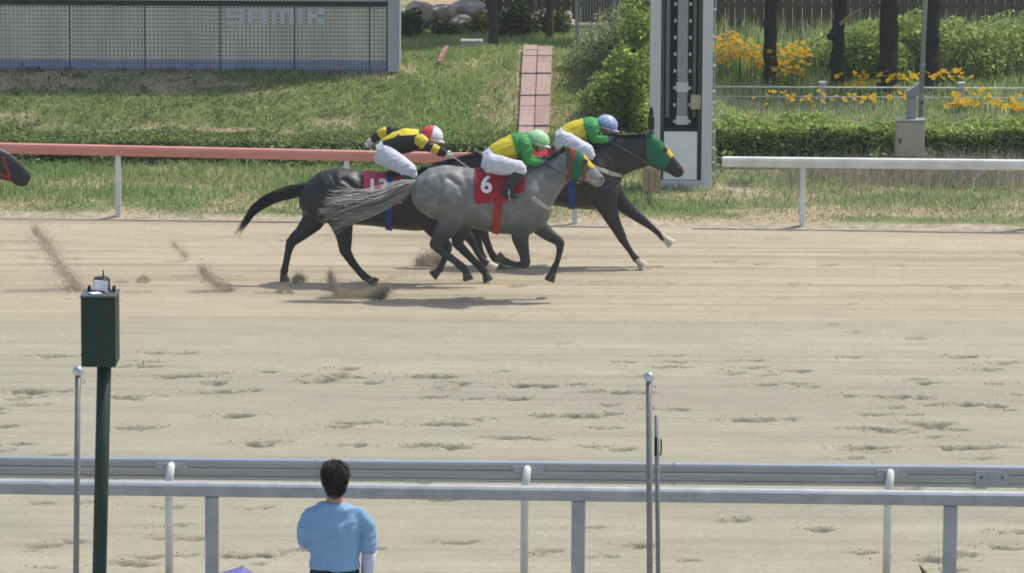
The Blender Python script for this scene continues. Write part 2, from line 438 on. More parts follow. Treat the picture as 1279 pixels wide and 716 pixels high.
# the sand beyond the detailed stretch
gm = MB()
mat('sand_plain', (0.30, 0.265, 0.205), 1.0, 0.1, var=.08, scale=3, bump=.3, stretch=(.3, 1, 1))
for x0, x1 in ((-120, -9.5), (9.5, 120)):
    gm.add([(x0, 30, -.02), (x1, 30, -.02), (x1, 62.4, -.02), (x0, 62.4, -.02)], [(0, 1, 2, 3)])
gm.add([(-9.5, 30, -.02), (9.5, 30, -.02), (9.5, 37.6, -.02), (-9.5, 37.6, -.02)], [(0, 1, 2, 3)])
tag(gm.build('track_outer', 'sand_plain'), kind='structure')
# spectators' terrace on the near side, its front edge just below the picture
tb = MB(); tb.box((0, 19.0, 0.37), (60, 28.0, 1.36), bev=.02)
tag(tb.build('terrace', 'concrete'), kind='structure')
TERR = 1.05

# ------------------------------------------------------------------ foliage makers
def blades(name, pts, h, wd, col, M='grass', lean=0.35, parent=None, origin=None, label=None, cat=None, bend=None):
    n = len(pts); pts = np.asarray(pts); h = np.asarray(h) * np.ones(n); wd = np.asarray(wd) * np.ones(n)
    a = rng.uniform(0, 2 * np.pi, n); b = rng.uniform(0, 2 * np.pi, n); L = np.abs(rng.normal(0, lean, n))
    side = np.stack([np.cos(a), np.sin(a), 0 * a], -1) * (wd / 2)[:, None]
    ld = np.stack([np.cos(b), np.sin(b), 0 * b], -1)
    if bend is not None: ld = ld + np.asarray(bend)
    mid = pts + np.stack([0 * h, 0 * h, h * .55], -1) + ld * (h * L * .35)[:, None]
    tip = pts + np.stack([0 * h, 0 * h, h * np.clip(1 - .3 * L, .4, 1)], -1) + ld * (h * L)[:, None]
    v = np.stack([pts - side, pts + side, mid + side * .75, mid - side * .75, tip], 1).reshape(-1, 3)
    o = (np.arange(n) * 5)[:, None]
    f = np.concatenate([o + np.array([[0, 1, 2]]), o + np.array([[0, 2, 3]]), o + np.array([[3, 2, 4]])])
    c = np.repeat(np.asarray(col), 5, axis=0)
    org = np.zeros(3) if origin is None else np.asarray(origin)
    ob = link(name, meshdata(name, v - org, f, c), M, parent)
    return ob
def leaves(name, pts, size, col, parent=None, origin=None, up=0.35, M='leaf', asp=0.6):
    n = len(pts); pts = np.asarray(pts); size = np.asarray(size) * np.ones(n)
    nr = rng.normal(0, 1, (n, 3)); nr[:, 2] = np.abs(nr[:, 2]) + up * 2; nr /= np.linalg.norm(nr, axis=1)[:, None]
    u = np.cross(nr, rng.normal(0, 1, (n, 3))); u /= np.linalg.norm(u, axis=1)[:, None] + 1e-9
    t = np.cross(nr, u)
    v = np.stack([pts - u * size[:, None] * .5, pts + t * (size * asp * .5)[:, None] - nr * (size * .08)[:, None], pts + u * size[:, None] * .5, pts - t * (size * asp * .5)[:, None] - nr * (size * .08)[:, None]], 1).reshape(-1, 3)
    f = np.arange(n * 4).reshape(n, 4)
    c = np.repeat(np.asarray(col), 4, axis=0)
    org = np.zeros(3) if origin is None else np.asarray(origin)
    return link(name, meshdata(name, v - org, f, c), M, parent)
def gcol(n, base, var=0.25, alt=None, palt=0.0):
    c = np.asarray(base)[None, :] * (1 + var * rng.normal(0, 1, (n, 1))) * (1 + .08 * rng.normal(0, 1, (n, 3)))
    if alt is not None:
        k = rng.random(n) < palt; c[k] = np.asarray(alt)[None, :] * (1 + var * rng.normal(0, 1, (k.sum(), 1)))
    return np.clip(c, 0.004, 0.9)

BX0, BX1 = -11.0, 11.0
# ---- grass: verge strip in front of the hedge
n = 90000
x = rng.uniform(BX0, BX1, n); y = rng.uniform(60.2, 67.0, n)
d = y - edge_y(x)
den = sm(0.05, 0.5, d + 0.5 * (fbm(x * 3, y * 3, 5) - .5)) * (0.45 + .55 * sm(.38, .5, fbm(x * 1.3, y * 1.3, 33)))
den *= 1 - .95 * np.exp(-(((x - 3.15) / 0.42) ** 2 + ((y - 63.9) / 0.5) ** 2))
keep = rng.random(n) < den; x, y, d = x[keep], y[keep], d[keep]; n = len(x)
hh = (0.045 + 0.085 * sm(.3, 2.2, d) * (.5 + fbm(x * .7, y * .7, 35))) * rng.uniform(.6, 1.5, n)
right = sm(2.3, 3.2, x)
hh *= 1 - .25 * right
dryk = (fbm(x * .8, y * 1.2, 31) + .03 * rng.normal(0, 1, n) > .54)
col = np.where(dryk[:, None], gcol(n, (0.31, 0.355, 0.155)), gcol(n, (0.225, 0.335, 0.12)))
rd = (rng.random(n) < .42 * right)[:, None]
col = np.where(rd, gcol(n, (0.40, 0.37, 0.25), .2), col)
tag(blades('verge_grass', np.stack([x, y, terrain_z(x, y) - .01], -1), hh, 0.014, np.clip(col, 0, 1), lean=.95), 'green and straw coloured grass growing along the far edge of the sand track', 'grass', kind='stuff')
# feathery grass heads by the white rail
n = 5200
x = rng.normal(6.6, 1.6, n); y = rng.normal(64.9, .55, n)
k = (x > 3.4) & (y < 66.2) & (rng.random(n) < .3 + .7 * (fbm(x * 1.4, y * 1.4, 37) > .46)); x, y = x[k], y[k]; n = len(x)
tag(blades('feathery_grass', np.stack([x, y, terrain_z(x, y)], -1), rng.uniform(.22, .5, n), .010, gcol(n, (0.36, 0.32, 0.27), .2, (0.26, 0.28, 0.16), .3), lean=.5, bend=(.5, -.2, 0)), 'pale feathery dry grass behind the white rail', 'grass', kind='stuff')
# taller weeds at the foot of the hedge
n = 5000
x = rng.uniform(BX0, BX1, n); y = rng.uniform(65.6, 66.5, n)
k = fbm(x * 1.7, y * 0.5, 39) > .50; x, y = x[k], y[k]; n = len(x)
tag(leaves('hedge_foot_weeds', np.stack([x, y, terrain_z(x, y) + rng.uniform(0.02, .34, n)], -1), rng.uniform(.05, .10, n), gcol(n, (0.18, 0.27, 0.10), .25, (.34, .37, .26), .12)), 'leafy weeds at the foot of the clipped hedge', 'weeds', kind='stuff')
# ---- grass: bank
n = 110000
x = rng.uniform(BX0, 2.75, n); y = rng.uniform(67.3, 79.5, n)
pathx = lambda yy: (P(668, 120, 70).x + 0 * yy)
den = 0.30 + .70 * sm(.44, .58, 1 - fbm(x * .8, y * 1.2, 31)) + .4 * sm(-2.8, -1.0, x)
on_path = (np.abs(x - P(667, 120, 70).x) < .20 + .08 * rng.random(n)) & (y < 73.2)
keep = (rng.random(n) < den) & ~on_path; x, y = x[keep], y[keep]; n = len(x)
dr = fbm(x * .8, y * 1.2, 31)
kk = sm(.42, .60, dr + .04 * rng.normal(0, 1, n))[:, None]
rightb = sm(-2.8, -1.0, x)[:, None]
col = gcol(n, (0.29, 0.385, 0.14)) * (1 - kk) + gcol(n, (0.40, 0.39, 0.21)) * kk
col = col * (1 - .6 * rightb) + gcol(n, (0.32, 0.43, 0.14)) * .6 * rightb
hh = rng.uniform(.05, .12, n) * (1 + .5 * rightb[:, 0])
tag(blades('bank_grass', np.stack([x, y, terrain_z(x, y) - .01], -1), hh, .018, np.clip(col, 0, 1), lean=.95), 'patchy grass on the sloping bank behind the hedge', 'grass', kind='stuff')
# small weeds and tiny yellow flowers scattered on the bank
n = 900
cx = rng.uniform(-9, 2.4, n); cy = rng.uniform(67.6, 73.5, n); pts = []; cl = []
for i in range(n):
    if abs(cx[i] - P(667, 120, 70).x) < .33: continue
    kx = int(rng.integers(6, 16)); q = rng.normal(0, .05, (kx, 3)); q[:, 2] = np.abs(q[:, 2]) * .7
    z0 = float(terrain_z(cx[i], cy[i])); pts.append(q + np.array([cx[i], cy[i], z0 + .03])); cl.append(gcol(kx, (0.11, 0.17, 0.065) if i % 3 else (.20, .26, .11), .2))
tag(leaves('bank_weeds', np.concatenate(pts), .055, np.clip(np.concatenate(cl), 0, 1)), 'low leafy weeds scattered over the bank', 'weeds', kind='stuff')
n = 110; x = rng.uniform(-9, 2.0, n); y = rng.uniform(67.6, 72, n)
tag(leaves('bank_flowers', np.stack([x, y, terrain_z(x, y) + .12], -1), .035, gcol(n, (.65, .5, .04), .1), up=1.0, asp=1.0), 'tiny yellow flowers dotted over the bank', 'flowers', kind='stuff')

# ------------------------------------------------------------------ hedges
def hedge(name, x0, x1, yf, depth, height, col, alt, label, ln=900, lsize=.045, zvar=.05):
    root = empty(name, ((x0 + x1) / 2, yf + depth / 2, float(terrain_z((x0 + x1) / 2, yf))), label, 'hedge', 'clipped hedges behind the far rails')
    mb = MB(); mb.box(((x0 + x1) / 2, yf + depth / 2 + .03, height / 2 - .08), (x1 - x0 - .12, depth - .22, height - .16))
    tag(mb.build('core', 'hedge_core', root))
    per = (x1 - x0) * (height + depth)
    n = int(per * ln)
    x = rng.uniform(x0, x1, n); t = rng.random(n)
    fr = height / (height + depth)
    top = t > fr
    y = np.where(top, yf + rng.random(n) * depth, yf)
    z = np.where(top, height, rng.random(n) * height)
    bumpy = (fbm(x * 2.2, (y + z) * 2.2, 55) - .45)
    inward = np.abs(rng.normal(0, .05, n))
    y = np.where(top, y, y + inward + .16 * bumpy * (zvar / .05) ** .6)
    z = np.where(top, z - inward + .22 * bumpy * (zvar / .05), z)
    rnd = top & (y - yf < .12); z = np.where(rnd, z - (.12 - (y - yf)) * .5, z)
    n = len(x)
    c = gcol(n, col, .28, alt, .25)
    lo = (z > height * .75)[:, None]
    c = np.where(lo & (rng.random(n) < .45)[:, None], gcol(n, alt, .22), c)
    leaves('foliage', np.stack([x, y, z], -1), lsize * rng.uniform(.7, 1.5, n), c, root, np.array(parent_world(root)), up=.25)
    return root
yf = G(300, 212).y
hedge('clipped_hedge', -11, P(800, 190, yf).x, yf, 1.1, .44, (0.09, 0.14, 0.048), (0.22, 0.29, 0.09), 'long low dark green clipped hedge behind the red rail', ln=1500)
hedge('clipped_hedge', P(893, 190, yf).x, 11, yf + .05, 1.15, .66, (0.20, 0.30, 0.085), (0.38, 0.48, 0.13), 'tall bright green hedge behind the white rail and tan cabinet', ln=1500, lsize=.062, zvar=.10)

# ------------------------------------------------------------------ shrubs
def shrub(name, c, r, n, col, alt, label, cat, size=.07, stems=8, M='leaf', group=None, up=.2, asp=.6):
    base = Vector((c[0], c[1], float(terrain_z(c[0], c[1]))))
    root = empty(name, base, label, cat, group)
    q = rng.normal(0, 1, (n, 3)); q /= np.linalg.norm(q, axis=1)[:, None]
    rad = rng.random(n) ** (1 / 2.2)
    lump = .50 + .95 * vnoise(q[:, 0] * 2.2 + 9 + c[0] * 3, q[:, 2] * 2.2 + 5 + q[:, 1] * 2, 93)
    p = q * (rad * lump)[:, None] * np.asarray(r)[None, :]
    p[:, 2] = np.abs(p[:, 2] + r[2] * .8)
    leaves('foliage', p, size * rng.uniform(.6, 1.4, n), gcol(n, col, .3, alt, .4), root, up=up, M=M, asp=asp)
    mb = MB()
    for i in range(stems):
        e = Vector((rng.normal(0, r[0] * .4), rng.normal(0, r[1] * .4), r[2] * 1.2)); s0 = Vector((rng.normal(0, .06), rng.normal(0, .06), -.03))
        mb.tube([s0, s0 * .5 + e * .5 + Vector((rng.normal(0, .05), 0, 0)), e], [.014, .01, .004], 5)
    link('stems', meshdata('stems', mb.v, mb.f), 'bark_grey', root)
    return root
def at(px, py, Y): 
    q = P(px, py, Y); return (q.x, Y)
shrub('shrub', at(786, 120, 68.6), (.48, .5, .66), 11000, (0.22, 0.32, 0.06), (0.38, 0.48, 0.10), 'bright yellow green bush standing against the left of the finish tower', 'bush', .075)
shrub('shrub', at(758, 130, 69.3), (.34, .4, .36), 4200, (0.21, 0.31, 0.08), (0.36, 0.45, 0.13), 'low loose green bush left of the bright yellow green bush', 'bush', .06)
shrub('shrub', at(800, 90, 70.2), (.40, .4, .80), 6500, (0.21, 0.31, 0.07), (0.37, 0.46, 0.11), 'tall leafy green bush rising behind the bright yellow green bush', 'bush', .07)
shrub('shrub', at(772, 90, 70.9), (.58, .5, .62), 7000, (0.22, 0.27, 0.13), (0.33, 0.36, 0.20), 'dull grey green airy bush in front of the steel mesh fence', 'bush', .055)
shrub('shrub', at(734, 90, 71.6), (.36, .4, .30), 2600, (0.22, 0.28, 0.12), (0.33, 0.38, 0.19), 'small grey green bush left of the airy bush by the mesh fence', 'bush', .05)
shrub('shrub', at(806, 60, 72.4), (.46, .4, .80), 5000, (0.22, 0.29, 0.09), (0.36, 0.42, 0.13), 'tall pale bush behind the finish tower at the mesh fence', 'bush', .06)
shrub('shrub', at(1078, 85, 74.9), (.80, .6, .60), 9000, (0.22, 0.32, 0.08), (0.38, 0.47, 0.13), 'rounded green bush between the second and third palm trunks', 'bush', .075)
shrub('shrub', at(1135, 80, 75.4), (.62, .6, .58), 6600, (0.22, 0.32, 0.08), (0.38, 0.47, 0.13), 'rounded green bush between the third palm trunk and the grey pole', 'bush', .075)
shrub('shrub', at(1205, 75, 75.2), (.95, .7, .56), 9500, (0.24, 0.33, 0.09), (0.39, 0.47, 0.15), 'broad green bush right of the fourth palm trunk', 'bush', .07)
shrub('shrub', at(1285, 72, 75.6), (.85, .7, .58), 8000, (0.23, 0.32, 0.09), (0.38, 0.46, 0.15), 'green bush at the right edge before the dark fence', 'bush', .07)
shrub('shrub', at(1022, 85, 75.6), (.55, .5, .40), 4000, (0.22, 0.31, 0.09), (0.36, 0.43, 0.14), 'low green bush between the first and second palm trunks', 'bush', .065)
# tall meadow grass in front of the board fence
n = 16000
x = rng.uniform(3.2, 11, n); y = rng.uniform(74.6, 79.5, n); k = rng.random(n) < .25 + .75 * sm(4.6, 6.2, x + .8 * (fbm(x * .9, y * .9, 57) - .5)); x, y = x[k], y[k]; n = len(x)
tag(blades('meadow_grass', np.stack([x, y, terrain_z(x, y)], -1), rng.uniform(.35, .95, n) * (.7 + .6 * fbm(x * 1.2, y * 1.2, 58)), .020, gcol(n, (0.30, 0.40, 0.14), .22, (.44, .45, .24), .3), lean=.35), 'tall sunlit meadow grass among the bushes before the board fence', 'grass', kind='stuff')

# flower bed behind the right hedge: tall grass and yellow flowers
n = 34000
x = rng.uniform(2.9, 11, n); y = rng.uniform(68.2, 79.0, n)
k = rng.random(n) < .35 + .65 * (fbm(x * 1.1, y * 1.1, 43) > .42); x, y = x[k], y[k]; n = len(x)
hh = rng.uniform(.10, .26, n) * (1 + .5 * (fbm(x * .8, y * .8, 47) > .5)) * (1 + 1.3 * sm(76, 77.5, y) * sm(5.5, 7.5, x)) * (.38 + .62 * sm(71.8, 73.5, y))
tag(blades('bed_grass', np.stack([x, y, terrain_z(x, y)], -1), hh, .022, gcol(n, (0.29, 0.40, 0.14), .25, (.42, .45, .22), .25), lean=.5), 'tall green grass under the palm trunks behind the hedge', 'grass', kind='stuff')
n = 7000
x = rng.uniform(2.9, 11, n); y = rng.uniform(68.4, 73.5, n)
k = fbm(x * 1.5, y * 1.5, 49) > .44; x, y = x[k], y[k]; n = len(x)
tag(blades('bed_weeds', np.stack([x, y, terrain_z(x, y)], -1), rng.uniform(.08, .20, n), .009, gcol(n, (0.36, 0.38, 0.31), .2, (0.27, 0.34, .18), .4), lean=.35), 'grey green wispy weeds along the wire fence', 'weeds', kind='stuff')
fl = []
for (px, py, Y_, sx, sy, m_) in ((914, 60, 74.2, 16, 12, 110), (945, 70, 74.0, 14, 10, 70), (985, 66, 74.2, 17, 9, 80), (980, 84, 73.6, 16, 7, 80), (902, 60, 74.4, 8, 12, 36), (1000, 122, 71.0, 40, 6, 40), (1085, 98, 72.6, 22, 7, 36), (1190, 92, 72.9, 14, 5, 30), (1210, 126, 70.9, 26, 8, 60), (1265, 132, 70.6, 14, 6, 40), (1070, 105, 72.3, 12, 5, 20), (1140, 95, 72.8, 20, 5, 14), (1090, 122, 71, 30, 6, 16)):
    for i in range(m_):
        fl.append(P(px + rng.normal(0, sx * .85), py + rng.normal(0, sy * .8), Y_ + rng.uniform(-.4, .4)))
fl = np.array([tuple(v) for v in fl])
gz = terrain_z(fl[:, 0], fl[:, 1]); fl[:, 2] = np.maximum(fl[:, 2], gz + .12)
nf = len(fl); vv = []; ff = []; cc = []
for i in range(nf):            # each bloom: eight petals round a darker heart, on a thin stem
    c = fl[i]; rr = rng.uniform(.034, .055); tl = rng.normal(0, .35, 2); b = len(vv)
    vv.append((c[0], c[1], c[2] - .004)); cc.append((.40, .17, .02))
    for j in range(16):
        a = j * math.pi / 8; r_ = rr * (1.0 if j % 2 else .62)
        vv.append((c[0] + r_ * math.cos(a), c[1] + r_ * math.sin(a), c[2] + r_ * (tl[0] * math.cos(a) + (tl[1] - .5) * math.sin(a)))); cc.append((.78, .53 + rng.uniform(-.07, .08), .02))
    for j in range(16): ff.append((b, b + 1 + j, b + 1 + (j + 1) % 16))
    b = len(vv)
    vv += [(c[0] - .005, c[1], gz[i]), (c[0] + .005, c[1], gz[i]), (c[0], c[1], c[2])]; cc += [(.09, .15, .04)] * 3
    ff.append((b, b + 1, b + 2))
tag(link('yellow_flowers', meshdata('yellow_flowers', np.array(vv), np.array(ff), np.array(cc)), 'leaf'), 'clusters of golden yellow flowers under the palm trunks', 'flowers', kind='stuff')

# ------------------------------------------------------------------ trees
def trunk_mesh(mb, base, top, r0, r1, n=12, seg=14, rough=.12, seed=0):
    rg = np.random.default_rng(seed); rings = []
    for i in range(seg + 1):
        t = i / seg; c = Vector(base).lerp(Vector(top), t) + Vector((rg.normal(0, .012), rg.normal(0, .012), 0))
        r = r0 + (r1 - r0) * t
        rings.append([c + Vector((math.cos(a) * r * (1 + rough * rg.normal()), math.sin(a) * r * (1 + rough * rg.normal()), 0)) for a in [2 * math.pi * j / n for j in range(n)]])
    mb.ring(rings); return mb
def palm(px_top, px_bot, py_bot, Y, wpx, label, seed, top=5.2):
    s_ = S(Y); b = P(px_bot, py_bot, Y); z0 = float(terrain_z(b.x, Y))
    t = P(px_top, 2, Y); dx = (t.x - b.x) / (t.z - b.z)
    base = Vector((b.x - dx * (b.z - z0), Y, z0 - .05)); tp = Vector((base.x + dx * top * .7, Y + .1, z0 + top))
    root = empty('palm_tree', (base.x, base.y, z0), label, 'palm tree', 'palm trees behind the hedge')
    mb = MB(); r = wpx / s_ / 2
    trunk_mesh(mb, base, tp, r * 1.06, r * .85, 14, 40, .10, seed)
    mb.build('trunk', 'bark_dark', root)
    rg = np.random.default_rng(seed + 50)
    # fibre and old leaf stubs on the trunk
    sb = MB()
    for i in range(70):
        t_ = rg.uniform(.03, .95); a = rg.uniform(0, 2 * math.pi); c = base.lerp(tp, t_); d_ = Vector((math.cos(a), math.sin(a), 0))
        sb.tube([c + d_ * r * .8, c + d_ * r * (1.05 + .12 * rg.random()) + Vector((0, 0, .05 + .05 * rg.random()))], [.022, .006], 4)
    o = sb.build('leaf_stubs', 'bark_dark', root); o['kind'] = 'stuff'
    # crown: fan fronds, and dead ones hanging
    vs = []; fs = []; cl = []
    for i in range(26):
        a = rg.uniform(0, 2 * math.pi); el = rg.uniform(-.7, 1.1) if i < 20 else -1.2
        d_ = Vector((math.cos(a) * math.cos(el), math.sin(a) * math.cos(el), math.sin(el))); L = rg.uniform(.9, 1.25)
        o_ = tp + Vector((0, 0, -.1)); hub = o_ + d_ * L * .55
        side = d_.cross(Vector((0, 0, 1))).normalized(); nn = side.cross(d_)
        for j in range(13):
            f_ = (j - 6) / 6 * 1.25
            e = hub + (d_ * math.cos(f_) + side * math.sin(f_)) * L * .62 - nn * (.02 * abs(j - 6)) - Vector((0, 0, .10))
            b_ = len(vs); g = (d_ * -math.sin(f_) + side * math.cos(f_)) * .022
            vs += [hub - g * .3, hub + g * .3, (hub + e) / 2 + g, e, (hub + e) / 2 - g]; fs += [(b_, b_ + 1, b_ + 2), (b_, b_ + 2, b_ + 4), (b_ + 2, b_ + 3, b_ + 4)]
            cl += [(.10, .15, .035) if el > -1 else (.20, .15, .08)] * 5
        b_ = len(vs); g = side * .018
        vs += [o_ - g, o_ + g, hub]; fs.append((b_, b_ + 1, b_ + 2)); cl += [(.12, .14, .05)] * 3
    ow = parent_world(root)
    link('crown', meshdata('crown', np.array([tuple(v - ow) for v in vs]), np.array(fs), np.array(cl)), 'leaf', root)
    return root, base, tp, r
palm(963, 961, 105, 73.6, 16, 'leftmost slim dark palm trunk among the yellow flowers', 1)
p2, b2, t2, r2 = palm(1051, 1045, 105, 73.6, 16, 'leaning dark palm trunk with a broken stub, second from the finish tower', 2)
mb = MB(); q0 = P(1050, 30, 73.5); q1 = P(1073, 12, 73.3)
mb.tube([q0, q0.lerp(q1, .5) + Vector((0, 0, .02)), q1], [.03, .028, .012], 6); mb.build('broken_stub', 'wood_box', p2)
mb = MB(); q0 = P(1043, 45, 73.5); mb.ball(q0 + Vector((-.05, -.04, 0)), (.09, .06, .07)); mb.build('burl', 'bark_dark', p2)
palm(1111, 1109, 118, 73.2, 22, 'thickest dark palm trunk, third from the finish tower', 3)
palm(1169, 1162, 108, 73.6, 17, 'dark palm trunk just right of the tall grey pole', 4, top=4.6)
# a dead frond hanging from a palm
# shade trees behind the lawn; their crowns stand above the picture
def tree(px, py, Y, r, top, crown_r, n, label, seed, cz=None):
    b = P(px, py, Y); z0 = float(terrain_z(b.x, Y)); base = Vector((b.x, Y, z0 - .05))
    rg = np.random.default_rng(seed)
    root = empty('shade_tree', (b.x, Y, z0), label, 'tree', 'shade trees behind the bank')
    mb = MB(); tp = base + Vector((rg.normal(0, .1), 0, top))
    trunk_mesh(mb, base, tp, r, r * .7, 12, 12, .07, seed)
    for i in range(9):
        a = rg.uniform(0, 2 * math.pi); s0 = base.lerp(tp, rg.uniform(.6, 1)); e = tp + Vector((math.cos(a) * crown_r[0] * .7, math.sin(a) * crown_r[1] * .7, rg.uniform(.2, 1) * crown_r[2]))
        mb.tube([s0, s0.lerp(e, .5) + Vector((0, 0, .1)), e], [r * .5, r * .3, r * .08], 6)
    mb.build('trunk', 'bark_grey', root)
    q = rg.normal(0, 1, (n, 3)); q /= np.linalg.norm(q, axis=1)[:, None]; rad = rg.random(n) ** .45
    cl = rg.normal(0, 1, (26, 3)); cl /= np.linalg.norm(cl, axis=1)[:, None]; cl *= (rg.random(26) ** .4)[:, None] * .8
    which = rg.integers(0, 26, n)
    p = (cl[which] + q * rad[:, None] * .34) * np.asarray(crown_r)[None, :]
    p = p + np.array([tp.x, tp.y, tp.z + crown_r[2] * .55])
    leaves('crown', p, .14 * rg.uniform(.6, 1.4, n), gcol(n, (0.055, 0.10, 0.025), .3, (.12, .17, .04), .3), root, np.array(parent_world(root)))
    return root
tree(616, 50, 75.4, .085, 2.6, (1.9, 1.5, 1.1), 6500, 'slim grey tree trunk behind the grassy mound', 61)
tree(688, 30, 77.6, .07, 2.9, (1.8, 1.5, 1.2), 6000, 'thin dark tree trunk beside the mesh fence, in shade', 62)
tree(664, 20, 80.3, .09, 2.6, (2.0, 1.5, 1.2), 7000, 'dark tree trunk rising behind the boulders', 63)
tree(590, 20, 80.6, .08, 2.6, (1.7, 1.4, 1.2), 6000, 'shaded tree trunk behind the high boulder left of the slim trunk', 65)
tree(800, 40, 76.6, .09, 2.7, (1.9, 1.6, 1.2), 7000, 'tree behind the finish tower whose trunk is hidden by bushes', 64)

# hanging shade shrubs in front of the rocks
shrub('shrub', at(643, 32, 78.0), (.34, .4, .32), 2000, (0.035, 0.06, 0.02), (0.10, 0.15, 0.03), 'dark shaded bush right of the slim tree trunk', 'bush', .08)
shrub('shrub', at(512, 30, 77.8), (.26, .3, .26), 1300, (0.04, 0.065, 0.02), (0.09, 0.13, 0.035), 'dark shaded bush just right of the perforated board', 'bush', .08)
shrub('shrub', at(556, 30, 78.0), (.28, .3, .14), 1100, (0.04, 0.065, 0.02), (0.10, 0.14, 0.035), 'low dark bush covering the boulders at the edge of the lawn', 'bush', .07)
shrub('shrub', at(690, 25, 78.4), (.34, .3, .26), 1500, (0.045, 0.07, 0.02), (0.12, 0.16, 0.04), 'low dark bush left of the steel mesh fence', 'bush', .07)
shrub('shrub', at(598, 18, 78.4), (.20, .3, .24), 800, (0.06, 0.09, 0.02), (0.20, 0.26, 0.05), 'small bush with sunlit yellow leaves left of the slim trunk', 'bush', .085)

# ------------------------------------------------------------------ boulders
def boulder(c, r, seed, label):
    rg = np.random.default_rng(seed)
    bm = bmesh.new(); bmesh.ops.create_icosphere(bm, subdivisions=3, radius=1)
    cuts = [(Vector(rg.normal(0, 1, 3)).normalized(), rg.uniform(.6, .9)) for _ in range(9)]
    for v in bm.verts:
        for nn, d_ in cuts:
            e = v.co.dot(nn) - d_
            if e > 0: v.co -= nn * e * .9
        v.co = Vector((v.co.x * r[0], v.co.y * r[1], v.co.z * r[2]))
    me = bpy.data.meshes.new('boulder'); bm.to_mesh(me); bm.free()
    o = link('boulder', me, 'rock', loc=(c[0], c[1], c[2]))
    o.rotation_euler = (0, 0, rg.uniform(0, 6))
    return tag(o, label, 'rock', 'boulders behind the lawn')
bl = [(527, 16, .36, .28, 'largest pale pink boulder right of the perforated board'), (556, 14, .28, .18, 'rough boulder right of the largest pale boulder'), (577, 27, .26, .13, 'low boulder at the edge of the shaded lawn'), (602, 33, .20, .10, 'small boulder left of the slim tree trunk'), (507, 28, .20, .13, 'low boulder touching the board corner in the shade'), (584, 10, .36, .18, 'high boulder at the top of the picture behind the low one'), (646, 16, .26, .16, 'boulder right of the slim tree trunk'), (538, 36, .24, .09, 'small boulder below the largest pale one'), (668, 24, .26, .09, 'flat boulder between the slim trunk and the thin dark trunk'), (700, 30, .26, .08, 'flat boulder left of the mesh fence')]
for i, (px, py, rx, rz, lb) in enumerate(bl):
    Yb = 79.2 - .2 * (i % 3) + (.5 if py < 12 else 0); q = P(px, py, Yb)
    boulder((q.x, Yb, max(q.z, float(terrain_z(q.x, Yb)) + rz * .3)), (rx, rx * .8, rz), 200 + i, lb)
# a low stone bank under the boulders
mb = MB()
for i in range(60):
    px = rng.uniform(500, 712); Yb = rng.uniform(79.4, 80.4); q = P(px, 20, Yb)
    mb.ball((q.x, Yb, float(terrain_z(q.x, Yb)) + rng.uniform(0, .22)), (rng.uniform(.08, .2), .12, rng.uniform(.05, .12)), n=7, m_=5)
o = mb.build('rubble', 'rock'); tag(o, 'loose grey stones heaped behind the shaded lawn', 'stones', kind='stuff')

# concrete block and brick kerb on the mound
q = P(589, 57, 73.4); mb = MB(); mb.box((q.x, 73.4, float(terrain_z(q.x, 73.4)) + .06), (.36, .3, .24), bev=.015)
tag(mb.build('concrete_block', 'concrete', origin=(q.x, 73.4, float(terrain_z(q.x, 73.4)))), 'small grey concrete block on top of the grassy mound', 'block')
q0 = P(548, 85, 71.7); q1 = P(558, 66, 73.1)
root = empty('brick_kerb', (q0.x, 71.7, float(terrain_z(q0.x, 71.7))), 'narrow red brick kerb climbing the left side of the mound', 'kerb')
d_ = (q1 - q0); ang = math.atan2(d_.y, d_.x); R_ = Matrix.Rotation(ang, 3, 'Z') @ Matrix.Rotation(-math.atan2(d_.z, Vector((d_.x, d_.y)).length), 3, 'Y')
for i in range(6):
    c = q0.lerp(q1, (i + .5) / 6); mb = MB(); c.z = float(terrain_z(c.x, c.y)) + .05; mb.box(c + Vector((0, 0, .01 * (i % 2))), (d_.length / 6 - .012, .06, .14), R_, .006); mb.build('brick', 'brick_edge', root)

# pink paver path up the bank
root = empty('paver_path', (P(667, 163, 67.6).x, 67.6, float(terrain_z(.3, 67.6))), 'narrow path of pink paving slabs climbing the grass bank', 'path')
y0_, y1_ = 67.5, 73.0; L = y1_ - y0_; rows = 11
xa0, xa1 = P(647, 163, 67.6).x, P(654, 66, 73.0).x; xb0, xb1 = P(685.5, 163, 67.6).x, P(690, 66, 73.0).x
for i in range(rows):
    for j in range(2):
        t0 = i / rows; t1 = (i + 1) / rows
        ya, yb = y0_ + L * t0 + .012, y0_ + L * t1 - .012
        def xe(t, u): return (xa0 + (xa1 - xa0) * t) * (1 - u) + (xb0 + (xb1 - xb0) * t) * u
        u0, u1 = (.0, .485) if j == 0 else (.515, 1.0)
        dz = .10 + rng.normal(0, .009)
        vs = []
        for (t, yy) in ((t0, ya), (t1, yb)):
            for u in (u0, u1):
                xx = xe(t, u); z = float(terrain_z(xe(t, .5), yy)) + dz
                vs += [(xx, yy, z - .22), (xx, yy, z)]
        mb = MB(); mb.add(vs, [(0, 2, 3, 1), (4, 5, 7, 6), (1, 3, 7, 5), (0, 4, 6, 2), (0, 1, 5, 4), (2, 6, 7, 3)])
        mb.build('paver', 'paver_pink' if rng.random() < .6 else ('paver_dusk' if rng.random() < .5 else 'paver_pale'), root)

